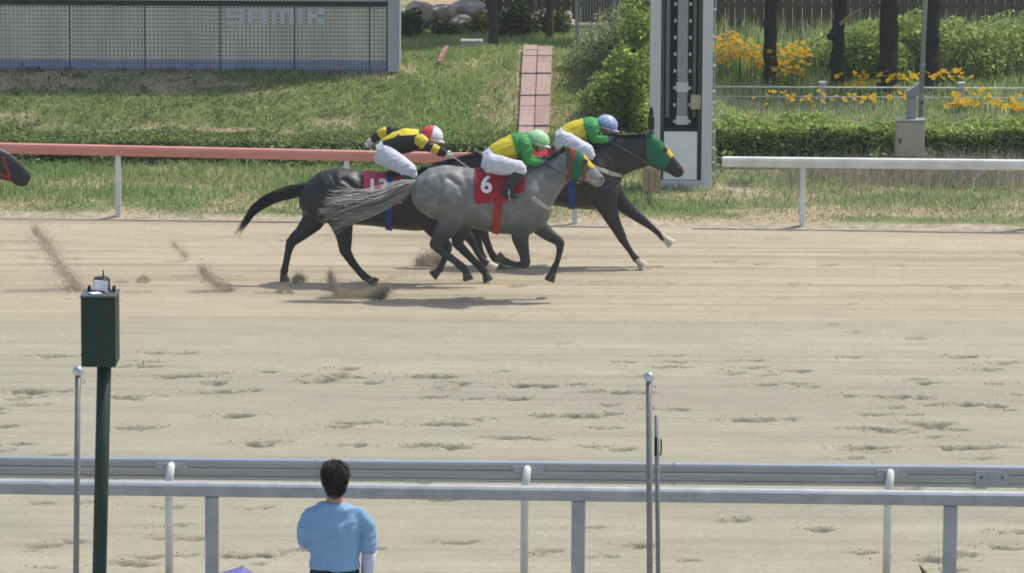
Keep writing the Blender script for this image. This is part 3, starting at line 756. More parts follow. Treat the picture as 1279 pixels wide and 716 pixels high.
# ------------------------------------------------------------------ far wooden fence
Yf = 81.0
root = empty('board_fence', (2.0, Yf, float(terrain_z(5, Yf))), 'dark wooden board fence across the back, behind the palms and flowers', 'fence')
zb = float(terrain_z(6, Yf)) - .1; bw = .17
shared = None
k = 0
xx = -0.6
while xx < 11.5:
    h_ = 1.05 + rng.normal(0, .006)
    if shared is None:
        mb = MB(); mb.box((0, 0, .5), (bw - .007, .03, 1.0), bev=.004); shared = meshdata('board', mb.v, mb.f); shared.materials.append(MATS['fence_wood'])
    o = link('board', shared, None, root); o.location = (xx - root.location.x, rng.normal(0, .004), zb - root.location.z); o.scale = (1, 1, h_)
    xx += bw
for zz in (.25, .85):
    mb = MB(); mb.box((5.4, Yf + .05, zb + zz), (12.1, .05, .08)); mb.build('cross_rail', 'fence_wood', root)
mb = MB(); mb.box((5.4, Yf, zb + 1.075), (12.1, .09, .03)); mb.build('cap_rail', 'galv', root)

# wire fence with white posts behind the right hedge
Yw = 71.6
root = empty('wire_fence', (P(1027, 137, Yw).x, Yw, float(terrain_z(4.8, Yw))), 'low wire fence with pale grey posts behind the bright hedge', 'fence')
zt = P(1027, 104, Yw).z
def zline(py): return P(1100, py, Yw).z
for px in (853, 1027, 1201, 1375):
    q = P(px, 110, Yw); zg = float(terrain_z(q.x, Yw)) - .05
    mb = MB(); mb.box((q.x, Yw, (zg + zt) / 2), (.095, .095, zt - zg), bev=.01); mb.build('post', 'board_frame', root)
    mb = MB(); mb.box((q.x, Yw, zt + .012), (.115, .115, .03), bev=.008); mb.build('post_cap', 'white_paint', root)
xw0, xw1 = P(853, 110, Yw).x, P(1375, 110, Yw).x
for py, r_ in ((109, .013), (121, .008), (134, .007)):
    mb = MB(); mb.tube([(xw0, Yw - .05, zline(py)), (xw1, Yw - .05, zline(py))], r_, 6); mb.build('wire', 'white_paint', root)
mb = MB(); x_ = xw0
while x_ < xw1:
    mb.tube([(x_, Yw - .055, zline(110)), (x_, Yw - .055, zline(140))], .0032, 3, cap=False); x_ += .10
o = mb.build('mesh', 'white_paint', root); o['kind'] = 'stuff'

# tall steel mesh gate panel at the back
Ym = 75.0
root = empty('mesh_fence', (P(720, 74, Ym).x, Ym, float(terrain_z(1.0, Ym))), 'grey steel mesh fence panel behind the airy bush', 'fence')
xa, xb, xc = P(720, 40, Ym).x, P(767, 40, Ym).x, P(815, 40, Ym).x; zg = float(terrain_z(1.0, Ym)) - .05
for x_ in (xa, xb, xc):
    mb = MB(); mb.box((x_, Ym, zg + 1.1), (.05, .05, 2.2), bev=.005); mb.build('post', 'galv', root)
for i, (x0, x1) in enumerate(((xa, xb), (xb, xc))):
    for zz in (P(740, 33, Ym).z, zg + 2.1, zg + .15):
        mb = MB(); mb.box(((x0 + x1) / 2, Ym, zz), (x1 - x0 - .05, .035, .035)); mb.build('cross_bar', 'galv', root)
    mb = MB(); x_ = x0 + .045
    while x_ < x1 - .02:
        mb.tube([(x_, Ym, zg + .15), (x_, Ym, zg + 2.1)], .006, 4, cap=False); x_ += .045
    o = mb.build('mesh', 'galv', root); o['kind'] = 'stuff'

# ------------------------------------------------------------------ big perforated board
def board_mat():
    M = bpy.data.materials.new('perforated_panel'); M.use_nodes = True
    n = M.node_tree.nodes; l = M.node_tree.links; b = n['Principled BSDF']
    b.inputs['Roughness'].default_value = .55; b.inputs['Specular IOR Level'].default_value = .35
    tc = n.new('ShaderNodeTexCoord'); sp = n.new('ShaderNodeSeparateXYZ'); l.new(tc.outputs['Object'], sp.inputs[0])
    def cell(out):
        a = n.new('ShaderNodeMath'); a.operation = 'MULTIPLY'; a.inputs[1].default_value = 1 / .0625; l.new(out, a.inputs[0])
        f = n.new('ShaderNodeMath'); f.operation = 'FRACT'; l.new(a.outputs[0], f.inputs[0])
        s = n.new('ShaderNodeMath'); s.operation = 'SUBTRACT'; s.inputs[1].default_value = .5; l.new(f.outputs[0], s.inputs[0])
        p = n.new('ShaderNodeMath'); p.operation = 'MULTIPLY'; l.new(s.outputs[0], p.inputs[0]); l.new(s.outputs[0], p.inputs[1]); return p.outputs[0]
    ad = n.new('ShaderNodeMath'); ad.operation = 'ADD'; l.new(cell(sp.outputs[0]), ad.inputs[0]); l.new(cell(sp.outputs[2]), ad.inputs[1])
    lt = n.new('ShaderNodeMath'); lt.operation = 'LESS_THAN'; lt.inputs[1].default_value = .062; l.new(ad.outputs[0], lt.inputs[0])
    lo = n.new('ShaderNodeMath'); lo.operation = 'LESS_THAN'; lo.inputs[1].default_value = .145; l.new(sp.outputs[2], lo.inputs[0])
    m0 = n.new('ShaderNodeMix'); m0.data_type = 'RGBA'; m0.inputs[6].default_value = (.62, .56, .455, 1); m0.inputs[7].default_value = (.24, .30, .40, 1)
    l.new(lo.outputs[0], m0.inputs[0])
    m1 = n.new('ShaderNodeMix'); m1.data_type = 'RGBA'; m1.inputs[7].default_value = (.16, .16, .15, 1)
    l.new(lt.outputs[0], m1.inputs[0]); l.new(m0.outputs[2], m1.inputs[6])
    st = n.new('ShaderNodeTexNoise'); st.inputs['Scale'].default_value = 2.2; st.inputs['Detail'].default_value = 7; mp = n.new('ShaderNodeMapping'); mp.inputs['Scale'].default_value = (1.6, 1, .35)
    l.new(tc.outputs['Object'], mp.inputs[0]); l.new(mp.outputs[0], st.inputs['Vector'])
    mr = n.new('ShaderNodeMapRange'); mr.inputs[1].default_value = .3; mr.inputs[2].default_value = .7; mr.inputs[3].default_value = .82; mr.inputs[4].default_value = 1.08; l.new(st.outputs[0], mr.inputs[0])
    vm = n.new('ShaderNodeVectorMath'); vm.operation = 'SCALE'; l.new(m1.outputs[2], vm.inputs[0]); l.new(mr.outputs[0], vm.inputs['Scale']); l.new(vm.outputs[0], b.inputs['Base Color'])
    return M
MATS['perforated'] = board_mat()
Yb = 71.55
zb = P(300, 87, Yb).z; zt = P(300, 7.5, Yb).z
root = empty('display_board', (P(250, 88, Yb).x, Yb, zb), 'large pale display board with perforated skirt panels on the bank', 'display board')
seams = [-290, -196, -101, -7, 87, 181, 275, 368, 461.5, 484]
for a, b in zip(seams[:-1], seams[1:]):
    x0, x1 = P(a, 40, Yb).x, P(b, 40, Yb).x
    mb = MB(); mb.box(((x0 + x1) / 2, Yb, (zb + zt) / 2), (x1 - x0 - .018, .03, zt - zb), bev=.003)
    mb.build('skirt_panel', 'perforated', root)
xl, xr = P(-290, 40, Yb).x, P(484, 40, Yb).x
mb = MB(); mb.box(((xl + xr) / 2, Yb + .40, (zb + zt) / 2), (xr - xl, .7, zt - zb - .02)); mb.build('inner_case', 'board_dark', root)
x1 = P(499, 40, Yb).x
mb = MB(); mb.box(((xr + x1) / 2 + .005, Yb + .36, zb + 2.98), (x1 - xr, .86, 6.0), bev=.008); mb.build('end_post', 'board_frame', root)
mb = MB(); mb.box(((xl + xr) / 2, Yb + .36, zt + .03), (xr - xl - .004, .80, .05)); mb.build('ledge', 'board_dark', root)
mb = MB(); mb.box(((xl + xr) / 2, Yb + .36, zt + 2.52), (xr - xl - .004, .72, 4.9), bev=.01); sc_ = mb.build('screen', 'board_frame', root)
mb = MB(); mb.box(((xl + xr) / 2, Yb - .03, zt + 2.52), (xr - xl - .3, .05, 4.6)); mb.build('screen_face', 'board_dark', sc_)
mb = MB(); mb.box(((xl + x1) / 2, Yb + .36, zb - .10), (x1 - xl, .7, .18)); mb.build('footing', 'concrete', root)
# the letters SAMIK in block strokes
def letter(mb, strokes, px0, px1, py0, py1):
    for (u0, v0, u1, v1) in strokes:
        a = P(px0 + (px1 - px0) * u0, py0 + (py1 - py0) * v0, Yb - .024); b = P(px0 + (px1 - px0) * u1, py0 + (py1 - py0) * v1, Yb - .024)
        mb.box(((a.x + b.x) / 2, Yb - .024, (a.z + b.z) / 2), (abs(b.x - a.x), .012, abs(b.z - a.z)))
LET = [('S', 282, 304, [(0, 0, 1, .22), (0, .22, .26, .42), (0, .42, 1, .60), (.74, .60, 1, .80), (0, .80, 1, 1)]),
       ('A', 310, 333, [(0, 0, 1, .24), (0, .24, .26, 1), (.74, .24, 1, 1), (.26, .48, .74, .66)]),
       ('M', 339, 367, [(0, 0, 1, .24), (0, .24, .19, 1), (.40, .24, .60, 1), (.81, .24, 1, 1)]),
       ('I', 372, 378, [(0, 0, 1, 1)]),
       ('K', 384, 405, [(0, 0, .28, 1), (.28, .38, .60, .62), (.60, 0, 1, .40), (.60, .60, 1, 1)])]
for ch, a, b, st in LET:
    mb = MB(); letter(mb, st, a, b, 10.5, 30.5); mb.build('letter', 'letter_blue', root)

# ------------------------------------------------------------------ rails
def rail_line(px0, px1, pyt0, pyt1, Y0, Y1, r, M, root, name='rail_bar', flat=.82):
    a = P(px0, pyt0, Y0); b = P(px1, pyt1, Y1); mb = MB(); n = 16
    rings = []
    d = (b - a).normalized(); s = Vector((0, 0, 1)); t = d.cross(s).normalized()
    for t_ in (0, .012, .5, .988, 1):
        c = a.lerp(b, t_) - Vector((0, 0, r)); rr = r * (.9 if t_ in (0, 1) else 1)
        ring = []
        for j in range(n):
            an = 2 * math.pi * j / n; cx, cz = math.cos(an), math.sin(an)
            e = (abs(cx) ** 3.4 + abs(cz) ** 3.4) ** (-1 / 3.4)
            ring.append(c + t * (cx * e * rr * flat) + s * (cz * e * rr))
        rings.append(ring)
    mb.ring(rings); return mb.build(name, M, root, smooth=False)
def railY(px): return edge_y((px - 639.5) / 95.) + .12
# red rail
root = empty('running_rail', (P(340, 280, railY(340)).x, railY(340), 0), 'red running rail on white posts along the far side', 'rail', 'far side running rails')
rail_line(-130, 800, 175.5, 195.5, railY(-130), railY(800), .072, 'red_rail', root)
def top_red(px): return 175.5 + (px + 130) / 930 * 20
for px in (-137, 148, 433, 718):
    Yp = railY(px); g = P(px, 280, Yp); zt_ = P(px, top_red(px) + 12, Yp).z
    mb = MB(); mb.box((g.x, Yp + .005, zt_ / 2 - .06), (.072, .06, zt_ + .12), bev=.012); mb.build('post', 'white_paint', root)
root = empty('running_rail', (P(1100, 288, railY(1100)).x, railY(1100), 0), 'white running rail starting right of the finish tower', 'rail', 'far side running rails')
rail_line(902, 1420, 195.5, 201.0, railY(902), railY(1420), .070, 'white_paint', root)
for px in (1002, 1287):
    Yp = railY(px); g = P(px, 280, Yp); zt_ = P(px, 197 + 11, Yp).z
    mb = MB(); mb.box((g.x, Yp + .005, zt_ / 2 - .06), (.072, .06, zt_ + .12), bev=.012); mb.build('post', 'white_paint', root)

# near aluminium rail with swan-neck posts
def near_rail():
    Y0, Y1 = 38.75, 38.45
    a = P(-140, 569.5, Y0); b = P(1420, 584.5, Y1)
    root = empty('aluminium_rail', ((a.x + b.x) / 2, 38.6, 0), 'grooved aluminium running rail on white swan neck posts along the near side', 'rail')
    prof = [(-.045, 0), (-.05, -.012), (-.05, -.030), (-.030, -.036), (-.030, -.066), (-.05, -.072), (-.05, -.098), (-.030, -.104), (-.030, -.140), (-.05, -.146), (-.048, -.172), (-.02, -.180), (.045, -.176), (.05, -.16), (.05, -.014), (.04, 0.004), (0, .010)]
    rings = [[q + Vector((0, y, z)) for (y, z) in prof] for q in (a, b)]
    mb = MB(); mb.ring(rings); mb.build('rail_bar', 'steel_rail', root)
    for px in (-235 + 0, 213, 657, 1110):
        t = (px + 140) / 1560; q = a.lerp(b, t); x_ = P(px, 577, q.y).x
        Yp = q.y - .09
        mb = MB(); pts = [(x_ - .01, Yp, -.15), (x_ - .01, Yp, .55), (x_ - .008, Yp - .015, .80), (x_, Yp - .02, q.z - .14), (x_ + .01, Yp + .00, q.z - .06), (x_ + .012, Yp + .05, q.z - .045)]
        mb.tube(pts, [.034, .034, .034, .036, .034, .03], 14); mb.build('post', 'white_paint', root, smooth=True)
        br = MB(); br.box((x_ + .02, q.y - .052, q.z - .062), (.27, .012, .074), bev=.004); br = br.build('bracket', 'steel_post', root)
        for dx in (-.1, .1):
            bo = MB(); bo.ball((x_ + .02 + dx, q.y - .06, q.z - .062), (.012, .006, .012), n=8, m_=6); bo.build('bolt', 'ball_steel', br)
    for px in (395, 842):
        x_ = P(px, 577, 38.6).x; q = a.lerp(b, (px + 140) / 1560)
        mb = MB(); mb.box((x_, q.y, q.z - .085), (.008, .112, .20), bev=.002); mb.build('joint_seam', 'steel_post', root)
    x_ = P(1238, 590, 38.5).x; q = a.lerp(b, (1238 + 140) / 1560)
    mb = MB(); mb.box((x_, q.y - .053, q.z - .10), (.28, .014, .135), bev=.004); jp = mb.build('joint_plate', 'steel_post', root)
    for dx in (-.09, .09):
        bo = MB(); bo.ball((x_ + dx, q.y - .062, q.z - .085), (.011, .006, .011), n=8, m_=6); bo.build('bolt', 'board_dark', jp)
near_rail()
def near_fence():
    Y0, Y1 = 37.75, 37.55
    a = P(-140, 598.5, Y0); b = P(1420, 617.5, Y1)
    root = empty('crowd_fence', ((a.x + b.x) / 2, 37.65, 0), 'grey steel crowd fence just in front of the aluminium rail', 'fence')
    prof = [(-.03, 0), (-.045, -.02), (-.045, -.10), (-.03, -.112), (.03, -.112), (.045, -.10), (.045, -.02), (.03, 0), (0, .012)]
    mb = MB(); mb.ring([[q + Vector((0, y, z)) for (y, z) in prof] for q in (a, b)]); mb.build('top_bar', 'steel_post', root)
    for px in (-195, 265, 722, 1186):
        t = (px + 140) / 1560; q = a.lerp(b, t); x_ = P(px, 700, q.y).x
        mb = MB(); mb.box((x_, q.y, (q.z - .115) / 2 - .1), (.115, .06, q.z - .115 + .2), bev=.012); mb.build('post', 'steel_post', root)
near_fence()

# ================================================================== OBJECTS
# ------------------------------------------------------------------ finish tower
Yt = 63.75
def TX(px): return P(px, 120, Yt).x
def TZ(py): return P(850, py, Yt).z
xl, xr = TX(812), TX(888)
root = empty('finish_mirror_tower', ((xl + xr) / 2, Yt, 0), 'tall white framed finish tower with a dark slot and lower white panel', 'tower')
HT = 5.4; D_ = .46; ua, ub = TX(812), TX(825)
mb = MB(); mb.box(((ua + ub) / 2, Yt + D_ / 2, HT / 2), (ub - ua, D_, HT), bev=.006); mb.build('upright', 'tower_white', root)
ua2, ub2 = TX(877), TX(890)
mb = MB(); mb.box(((ua2 + ub2) / 2, Yt + D_ / 2, HT / 2), (ub2 - ua2, D_, HT), bev=.006); mb.build('upright', 'tower_white', root)
z0, z1 = -.04, TZ(226)
mb = MB(); mb.box(((ub + ua2) / 2, Yt + D_ / 2 + .004, (z0 + z1) / 2), (ua2 - ub - .002, D_ - .008, z1 - z0), bev=.004); mb.build('base_beam', 'tower_white', root)
mb = MB(); mb.box(((ub + ua2) / 2, Yt + D_ / 2 + .004, HT - .1), (ua2 - ub - .002, D_ - .008, .2), bev=.004); mb.build('head_beam', 'tower_white', root)
mb = MB(); mb.box(((ub + ua2) / 2, Yt + .40, HT / 2 + .05), (ua2 - ub - .004, .04, HT - .5)); mb.build('back_panel', 'tower_dark', root)
def strip(a, b, y0, y1, dy, M, name, th=.03):
    mb = MB(); za, zb_ = (TZ(y1) if y1 is not None else z1), (TZ(y0) if y0 is not None else HT - .22)
    mb.box(((TX(a) + TX(b)) / 2, Yt + dy, (za + zb_) / 2), (TX(b) - TX(a), th, zb_ - za), bev=.003); return mb.build(name, M, root)
strip(825.5, 829.5, None, 226.5, .22, 'tower_green', 'guide_channel', .2)
strip(872.5, 876.5, None, 226.5, .22, 'tower_green', 'guide_channel', .2)
strip(832, 837, None, 150, .30, 'tower_grey', 'inner_strip')
strip(866, 870, None, 150, .30, 'tower_grey', 'inner_strip')
ladder = strip(846, 859, None, 157, .14, 'tower_grey', 'mirror_column', .06)
for y0, y1 in ((104, 116), (146, 157)):
    strip(845, 860, y0, y1, .105, 'tower_white', 'column_sleeve', .03)
for py in range(6, 160, 21):
    for sx in (-1, 1):
        xx = TX(852.5) + sx * .105
        b_ = MB(); b_.box((xx, Yt + .12, TZ(py)), (.035, .05, .045), bev=.008); b_.build('clamp', 'tower_white', root)
mat('panel_white', (0.80, 0.80, 0.79), 0.45, 0.4, var=.05, scale=5)
pl = strip(830, 871.5, 165, 225, .05, 'panel_white', 'lower_panel', .03)
mb = MB()
for i in range(17):
    xx = TX(830) + (TX(871.5) - TX(830)) * (i + .5) / 17
    mb.box((xx, Yt + .06, TZ(164) + rng.uniform(0, .02)), (.016, .02, .05 + rng.uniform(0, .03)))
o = mb.build('brush_edge', 'tower_dark', root); o['kind'] = 'stuff'
strip(863, 876, 119, 137, .05, 'tan_cabinet', 'notice_plate', .012)
mb = MB(); xx = TX(892.2); pts = [(xx + .012 * math.sin(i * .9), Yt + .02, .10 + i * .12) for i in range(40)]
mb.tube(pts, .012, 6); cb = mb.build('cable', 'galv', root)
for i, py in enumerate((12, 46, 82, 114, 128, 150, 165, 185, 203, 218)):
    mb = MB(); mb.box((xx - .005, Yt + .015, TZ(py)), (.045, .035, .03), bev=.008); mb.build('cable_tie', 'white_paint', cb)

# marker post with a small wooden box, left of the tower
Ys = 62.3; x_ = P(813, 230, Ys).x; zt_ = P(812, 134, Ys).z
root = empty('marker_post', (x_, Ys, 0), 'thin pole with a black lamp on top and a slatted wooden box', 'post')
zz = P(812, 162, Ys).z
mb = MB(); mb.tube([(x_, Ys, -.1), (x_ - .005, Ys, zz)], .022, 8); mb.build('pole', 'strap_pale', root)
mb = MB(); mb.tube([(x_ - .005, Ys, zz), (x_ - .005, Ys, zz + .17), (x_ - .005, Ys, zz + .20), (x_ - .005, Ys, zz + .22), (x_ - .005, Ys, zt_)], [.045, .045, .025, .035, .02], 12); mb.build('lamp', 'black', root)
for i in range(3):
    mb = MB(); mb.box((x_ + (-.085 + .085 * i) + .01, Ys - .035, P(812, 224, Ys).z), (.078, .022, P(812, 209, Ys).z - P(812, 240, Ys).z), bev=.004); mb.build('slat', 'wood_box', root)
mb = MB(); mb.box((x_ + .01, Ys + .02, P(812, 224, Ys).z), (.22, .06, .26)); mb.build('box_back', 'wood_box', root)
mb = MB(); mb.tube([(x_ - .04, Ys - .02, P(812, 240, Ys).z), (x_ - .06, Ys - .02, .35), (x_ - .03, Ys - .03, .06)], .008, 5); mb.build('cord', 'black', root)

# ------------------------------------------------------------------ control cabinet and tall pole on the right
Yc = 65.4
def CX(px): return P(px, 170, Yc).x
def CZ(py): return P(1137, py, Yc).z
root = empty('control_cabinet', (CX(1137), Yc, 0), 'tan metal control cabinet with a grey hooded unit on top', 'cabinet')
mb = MB(); mb.box(((CX(1119.5) + CX(1155)) / 2, Yc + .14, (CZ(152) + CZ(197)) / 2), (CX(1155) - CX(1119.5), .28, CZ(152) - CZ(197)), bev=.008); cab = mb.build('cabinet_body', 'tan_cabinet', root)
mb = MB(); mb.box(((CX(1121.5) + CX(1153)) / 2, Yc - .004, (CZ(154) + CZ(195)) / 2), (CX(1153) - CX(1121.5), .02, CZ(154) - CZ(195)), bev=.006); dr = mb.build('door', 'tan_cabinet', root)
mb = MB(); mb.box((CX(1124.5), Yc - .02, CZ(176)), (.022, .02, .085), bev=.004); mb.build('handle', 'black', dr)
mb = MB(); mb.box((CX(1137), Yc + .14, CZ(152) + .012), (CX(1156) - CX(1118.5), .32, .022), bev=.004); mb.build('cap', 'galv', root)
mb = MB(); mb.box(((CX(1130) + CX(1155)) / 2, Yc + .14, CZ(197) / 2 - .05), (CX(1155) - CX(1130), .2, CZ(197) + .1 - .004), bev=.006); mb.build('plinth', 'galv', root)
mb = MB(); mb.box((CX(1139), Yc + .2, (CZ(151) + .02 + CZ(122)) / 2), (CX(1145) - CX(1133.5), .13, CZ(122) - CZ(151) - .02), bev=.008); mb.build('riser', 'galv', root)
mb = MB(); a, b = CX(1132.5), CX(1148.5); zA, zB, zC = CZ(121.5), CZ(113), CZ(105)
v = []
for yy in (Yc + .12, Yc + .30): v += [(a, yy, zA), (b, yy, zA), (b, yy, zC), (a + .05, yy, zB), (a, yy, zB - .03)]
mb.add(v, [(0, 1, 2, 3, 4), (9, 8, 7, 6, 5), (0, 5, 6, 1), (1, 6, 7, 2), (2, 7, 8, 3), (3, 8, 9, 4), (4, 9, 5, 0)]); mb.build('hood', 'galv', root)
Yp = 66.0
a = P(1149.5, 150, Yp); b = P(1155.5, 2, Yp); d = (b - a) / (b.z - a.z)
root = empty('tall_pole', (a.x, Yp, 0), 'tall grey pole behind the tan cabinet', 'pole')
base = a - d * a.z; mb = MB(); mb.tube([base - d * .1, base + d * 6.5], [.036, .034], 12); mb.build('shaft', 'galv', root, smooth=True)
for py in (82, 122):
    c = P(1150.5 + (150 - py) * .04, py, Yp - .035); mb = MB(); mb.box(c, (.06, .02, .09 if py == 122 else .06), bev=.005); mb.build('clamp', 'galv', root)
c = P(1152, 128, Yp - .04); mb = MB(); mb.box(c, (.03, .02, .05)); mb.build('dark_fitting', 'black', root)
mb = MB(); mb.box(base + d * 6.45 + Vector((0, -.2, 0)), (.3, .5, .12), bev=.03); mb.build('lamp_head', 'galv', root)

# ------------------------------------------------------------------ foreground: signal box and ball-topped poles
Yq = 31.0
def near(px, py, Y): return P(px, py, Y)
ztop = near(122, 372, Yq).z; zbot = near(122, 459, Yq).z
xa, xb = near(101, 420, Yq).x, near(144.5, 420, Yq).x; xm = (xa + xb) / 2
root = empty('signal_post', (near(124, 700, Yq).x, Yq, TERR), 'dark green box on a dark post with a small beacon on top', 'signal post')
mb = MB(); mb.box((xm, Yq + .16, (ztop + zbot) / 2), (xb - xa, .32, ztop - zbot), bev=.012); mb.build('box', 'dark_green_box', root)
mb = MB(); mb.box((xm, Yq + .16, ztop + .006), (xb - xa + .012, .335, .014), bev=.004); mb.build('lid', 'box_lid', root)
t = near(128, 459, Yq); bt = near(122, 716, Yq); dd_ = (bt - t) / (t.z - bt.z); zt_ = t.z
mb = MB(); pb = t + dd_ * (zt_ - TERR)
mb.tube([(pb.x, Yq + .14, TERR), (t.x, Yq + .14, zbot + .003)], .049, 18); mb.build('post', 'dark_green_box', root, smooth=True)
mb = MB(); mb.box((pb.x, Yq + .14, TERR + .012), (.24, .24, .02), bev=.004); mb.build('foot_plate', 'dark_green_box', root)
c = near(127, 366, Yq + .2); zz = ztop + .013
bc = MB(); rr = .055
bc.tube([(c.x, Yq + .2, zz), (c.x, Yq + .2, zz + .012), (c.x, Yq + .2, zz + .085), (c.x, Yq + .2, zz + .10)], [.075, .06, .058, .045], 16); be = bc.build('beacon', 'black', root)
bc = MB(); bc.tube([(c.x + .012, Yq + .2, zz + .10), (c.x + .012, Yq + .2, zz + .15)], [.006, .004], 6); bc.build('antenna', 'black', be)
bc = MB(); bc.box((c.x, Yq + .135, zz + .05), (.10, .006, .07), Matrix.Rotation(.1, 3, 'Y')); bc.build('label_plate', 'label_white', be)
bc = MB(); bc.box((c.x - .03, Yq + .06, zz + .008), (.07, .08, .008), Matrix.Rotation(.5, 3, 'Z')); bc.build('tape', 'label_white', be)
for dx in (-.085, .085):
    bc = MB(); bc.box((c.x + dx, Yq + .2, zz + .02), (.02, .05, .04), bev=.004); bc.build('bracket', 'black', be)

def ball_pole(px_t, py_t, px_b, Y, label, h_eye=True):
    t = P(px_t, py_t, Y); b = P(px_b, 716, Y); d = (b - t) / (t.z - b.z); pb = t + d * (t.z - TERR)
    root = empty('ball_top_pole', (pb.x, Y, TERR), label, 'pole', 'slim poles along the terrace edge')
    mb = MB(); mb.tube([(pb.x, Y, TERR), (t.x, Y, t.z - .02)], .0215, 14); mb.build('shaft', 'pole_grey', root, smooth=True)
    mb = MB(); mb.ball((t.x, Y, t.z), .038, n=20, m_=14); mb.build('ball', 'ball_steel', root, smooth=True)
    mb = MB(); c = Vector((t.x + .034, Y, t.z - .075)); mb.tube([c + Vector((.014 * math.cos(a), 0, .014 * math.sin(a))) for a in np.linspace(0, 2 * math.pi, 13)], .004, 5, cap=False); mb.build('eyelet', 'ball_steel', root)
    mb = MB(); mb.tube([(pb.x, Y, TERR), (pb.x, Y, TERR + .02)], .07, 16); mb.build('foot', 'pole_grey', root)
    return root
ball_pole(97.5, 463.5, 95, 32.2, 'slim grey pole with steel ball top beside the dark green signal box')
ball_pole(810.5, 471, 811.5, 32.2, 'slim grey pole with steel ball top right of centre')
Yk = 32.35; t = P(820, 519, Yk); b = P(822, 716, Yk); d = (b - t) / (t.z - b.z); pb = t + d * (t.z - TERR)
root = empty('short_pole', (pb.x, Yk, TERR), 'shorter grey pole without a ball, carrying a hose clip', 'pole', 'slim poles along the terrace edge')
mb = MB(); mb.tube([(pb.x, Yk, TERR), (t.x, Yk, t.z)], .0165, 12); mb.build('shaft', 'pole_grey', root, smooth=True)
c = P(821, 557, Yk)
mb = MB(); mb.box((c.x - .012, Yk - .02, c.z), (.022, .012, .14), bev=.003); mb.build('clip', 'black', root)
mb = MB(); mb.tube([(c.x + .024, Yk, c.z + .05), (c.x + .028, Yk - .01, c.z), (c.x + .024, Yk, c.z - .07)], .006, 6); mb.build('cleat', 'black', root)
mb = MB(); mb.tube([(pb.x, Yk, TERR), (pb.x, Yk, TERR + .02)], .06, 16); mb.build('foot', 'pole_grey', root)

# ------------------------------------------------------------------ lofted bodies
def loft_AB(mb, Yc, st, n=18, yoff=0.0):
    """st: (ax, ay, bx, by, half width in m[, yoff]) in photograph pixels on the plane Y = Yc"""
    rings = []
    for s in st:
        yo = s[5] if len(s) > 5 else yoff
        A = P(s[0], s[1], Yc + yo); B = P(s[2], s[3], Yc + yo); c = (A + B) / 2; u = (A - B) / 2
        rings.append([c + u * math.cos(2 * math.pi * j / n) + Vector((0, s[4] * math.sin(2 * math.pi * j / n), 0)) for j in range(n)])
    mb.ring(rings)
def loft_C(mb, Yc, st, n=14, yoff=0.0):
    """st: (cx, cy, r px, half width m[, yoff])"""
    cs = [P(s[0], s[1], Yc + (s[4] if len(s) > 4 else yoff)) for s in st]; sc_ = S(Yc); rings = []
    for i, s in enumerate(st):
        t = cs[min(i + 1, len(cs) - 1)] - cs[max(i - 1, 0)]; t2 = Vector((t.x, 0, t.z)).normalized() if Vector((t.x, 0, t.z)).length > 1e-6 else Vector((1, 0, 0))
        u = Vector((-t2.z, 0, t2.x)) * (s[2] / sc_)
        rings.append([cs[i] + u * math.cos(2 * math.pi * j / n) + Vector((0, s[3] * math.sin(2 * math.pi * j / n), 0)) for j in range(n)])
    # round ends
    def capring(r0, r1):
        c0 = sum(r0, Vector()) / n; c1 = sum(r1, Vector()) / n; d = (c0 - c1).normalized(); rad = max((p - c0).length for p in r0) * .6
        return [c0 + (p - c0) * .55 + d * rad for p in r0]
    rings = [capring(rings[0], rings[1])] + rings + [capring(rings[-1], rings[-2])]
    mb.ring(rings)
def remesh(mb, voxel, iters=4, fac=.5):
    me = meshdata('tmp', mb.v, mb.f)
    bm = bmesh.new(); bm.from_mesh(me); bmesh.ops.recalc_face_normals(bm, faces=bm.faces[:]); bm.to_mesh(me); bm.free()
    o = bpy.data.objects.new('tmp', me); C.objects.link(o)
    r = o.modifiers.new('r', 'REMESH'); r.mode = 'VOXEL'; r.voxel_size = voxel
    s = o.modifiers.new('s', 'SMOOTH'); s.factor = fac; s.iterations = iters
    dg = bpy.context.evaluated_depsgraph_get(); out = bpy.data.meshes.new_from_object(o.evaluated_get(dg), depsgraph=dg)
    bpy.data.objects.remove(o); bpy.data.meshes.remove(me)
    return out
def finish(out, name, M, org, parent=None, col=None):
    out.name = name
    co = np.empty(len(out.vertices) * 3, dtype=np.float32); out.vertices.foreach_get('co', co); co = co.reshape(-1, 3)
    if col is not None:
        a = out.color_attributes.new('Col', 'FLOAT_COLOR', 'POINT'); c = np.ones((len(co), 4), dtype=np.float32); c[:, :3] = col(co); a.data.foreach_set('color', c.ravel())
    co -= np.array(org, dtype=np.float32); out.vertices.foreach_set('co', co.ravel())
    out.polygons.foreach_set('use_smooth', np.ones(len(out.polygons), dtype=bool)); out.update()
    out.materials.clear(); out.materials.append(MATS[M] if isinstance(M, str) else M)
    ob = bpy.data.objects.new(name, out); C.objects.link(ob)
    if parent is None: ob.location = org
    else: ob.parent = parent
    return ob
def wrinkle(me, amp=.006, sc_=7.0, seed=1, ax=(1.0, .6, 1.0)):
    n = len(me.vertices); co = np.empty(n * 3, dtype=np.float32); me.vertices.foreach_get('co', co); co = co.reshape(-1, 3).astype(float)
    nr = np.array([v.normal[:] for v in me.vertices]); u = co[:, 0] * ax[0] + co[:, 1] * ax[1]; v = co[:, 2] * ax[2] - co[:, 0] * .4
    f = fbm(u * sc_ + 31, v * sc_ * 1.8 + 17, 400 + seed, 3); g = 1 - np.abs(2 * fbm(u * sc_ * .8 + 11, v * sc_ * 2.2 + 3, 420 + seed, 2) - .75) * 2.2
    co += nr * (amp * (f - .45) * 2 + amp * .9 * np.clip(g, 0, 1) ** 2)[:, None]
    me.vertices.foreach_set('co', co.astype(np.float32).ravel()); me.update(); return me
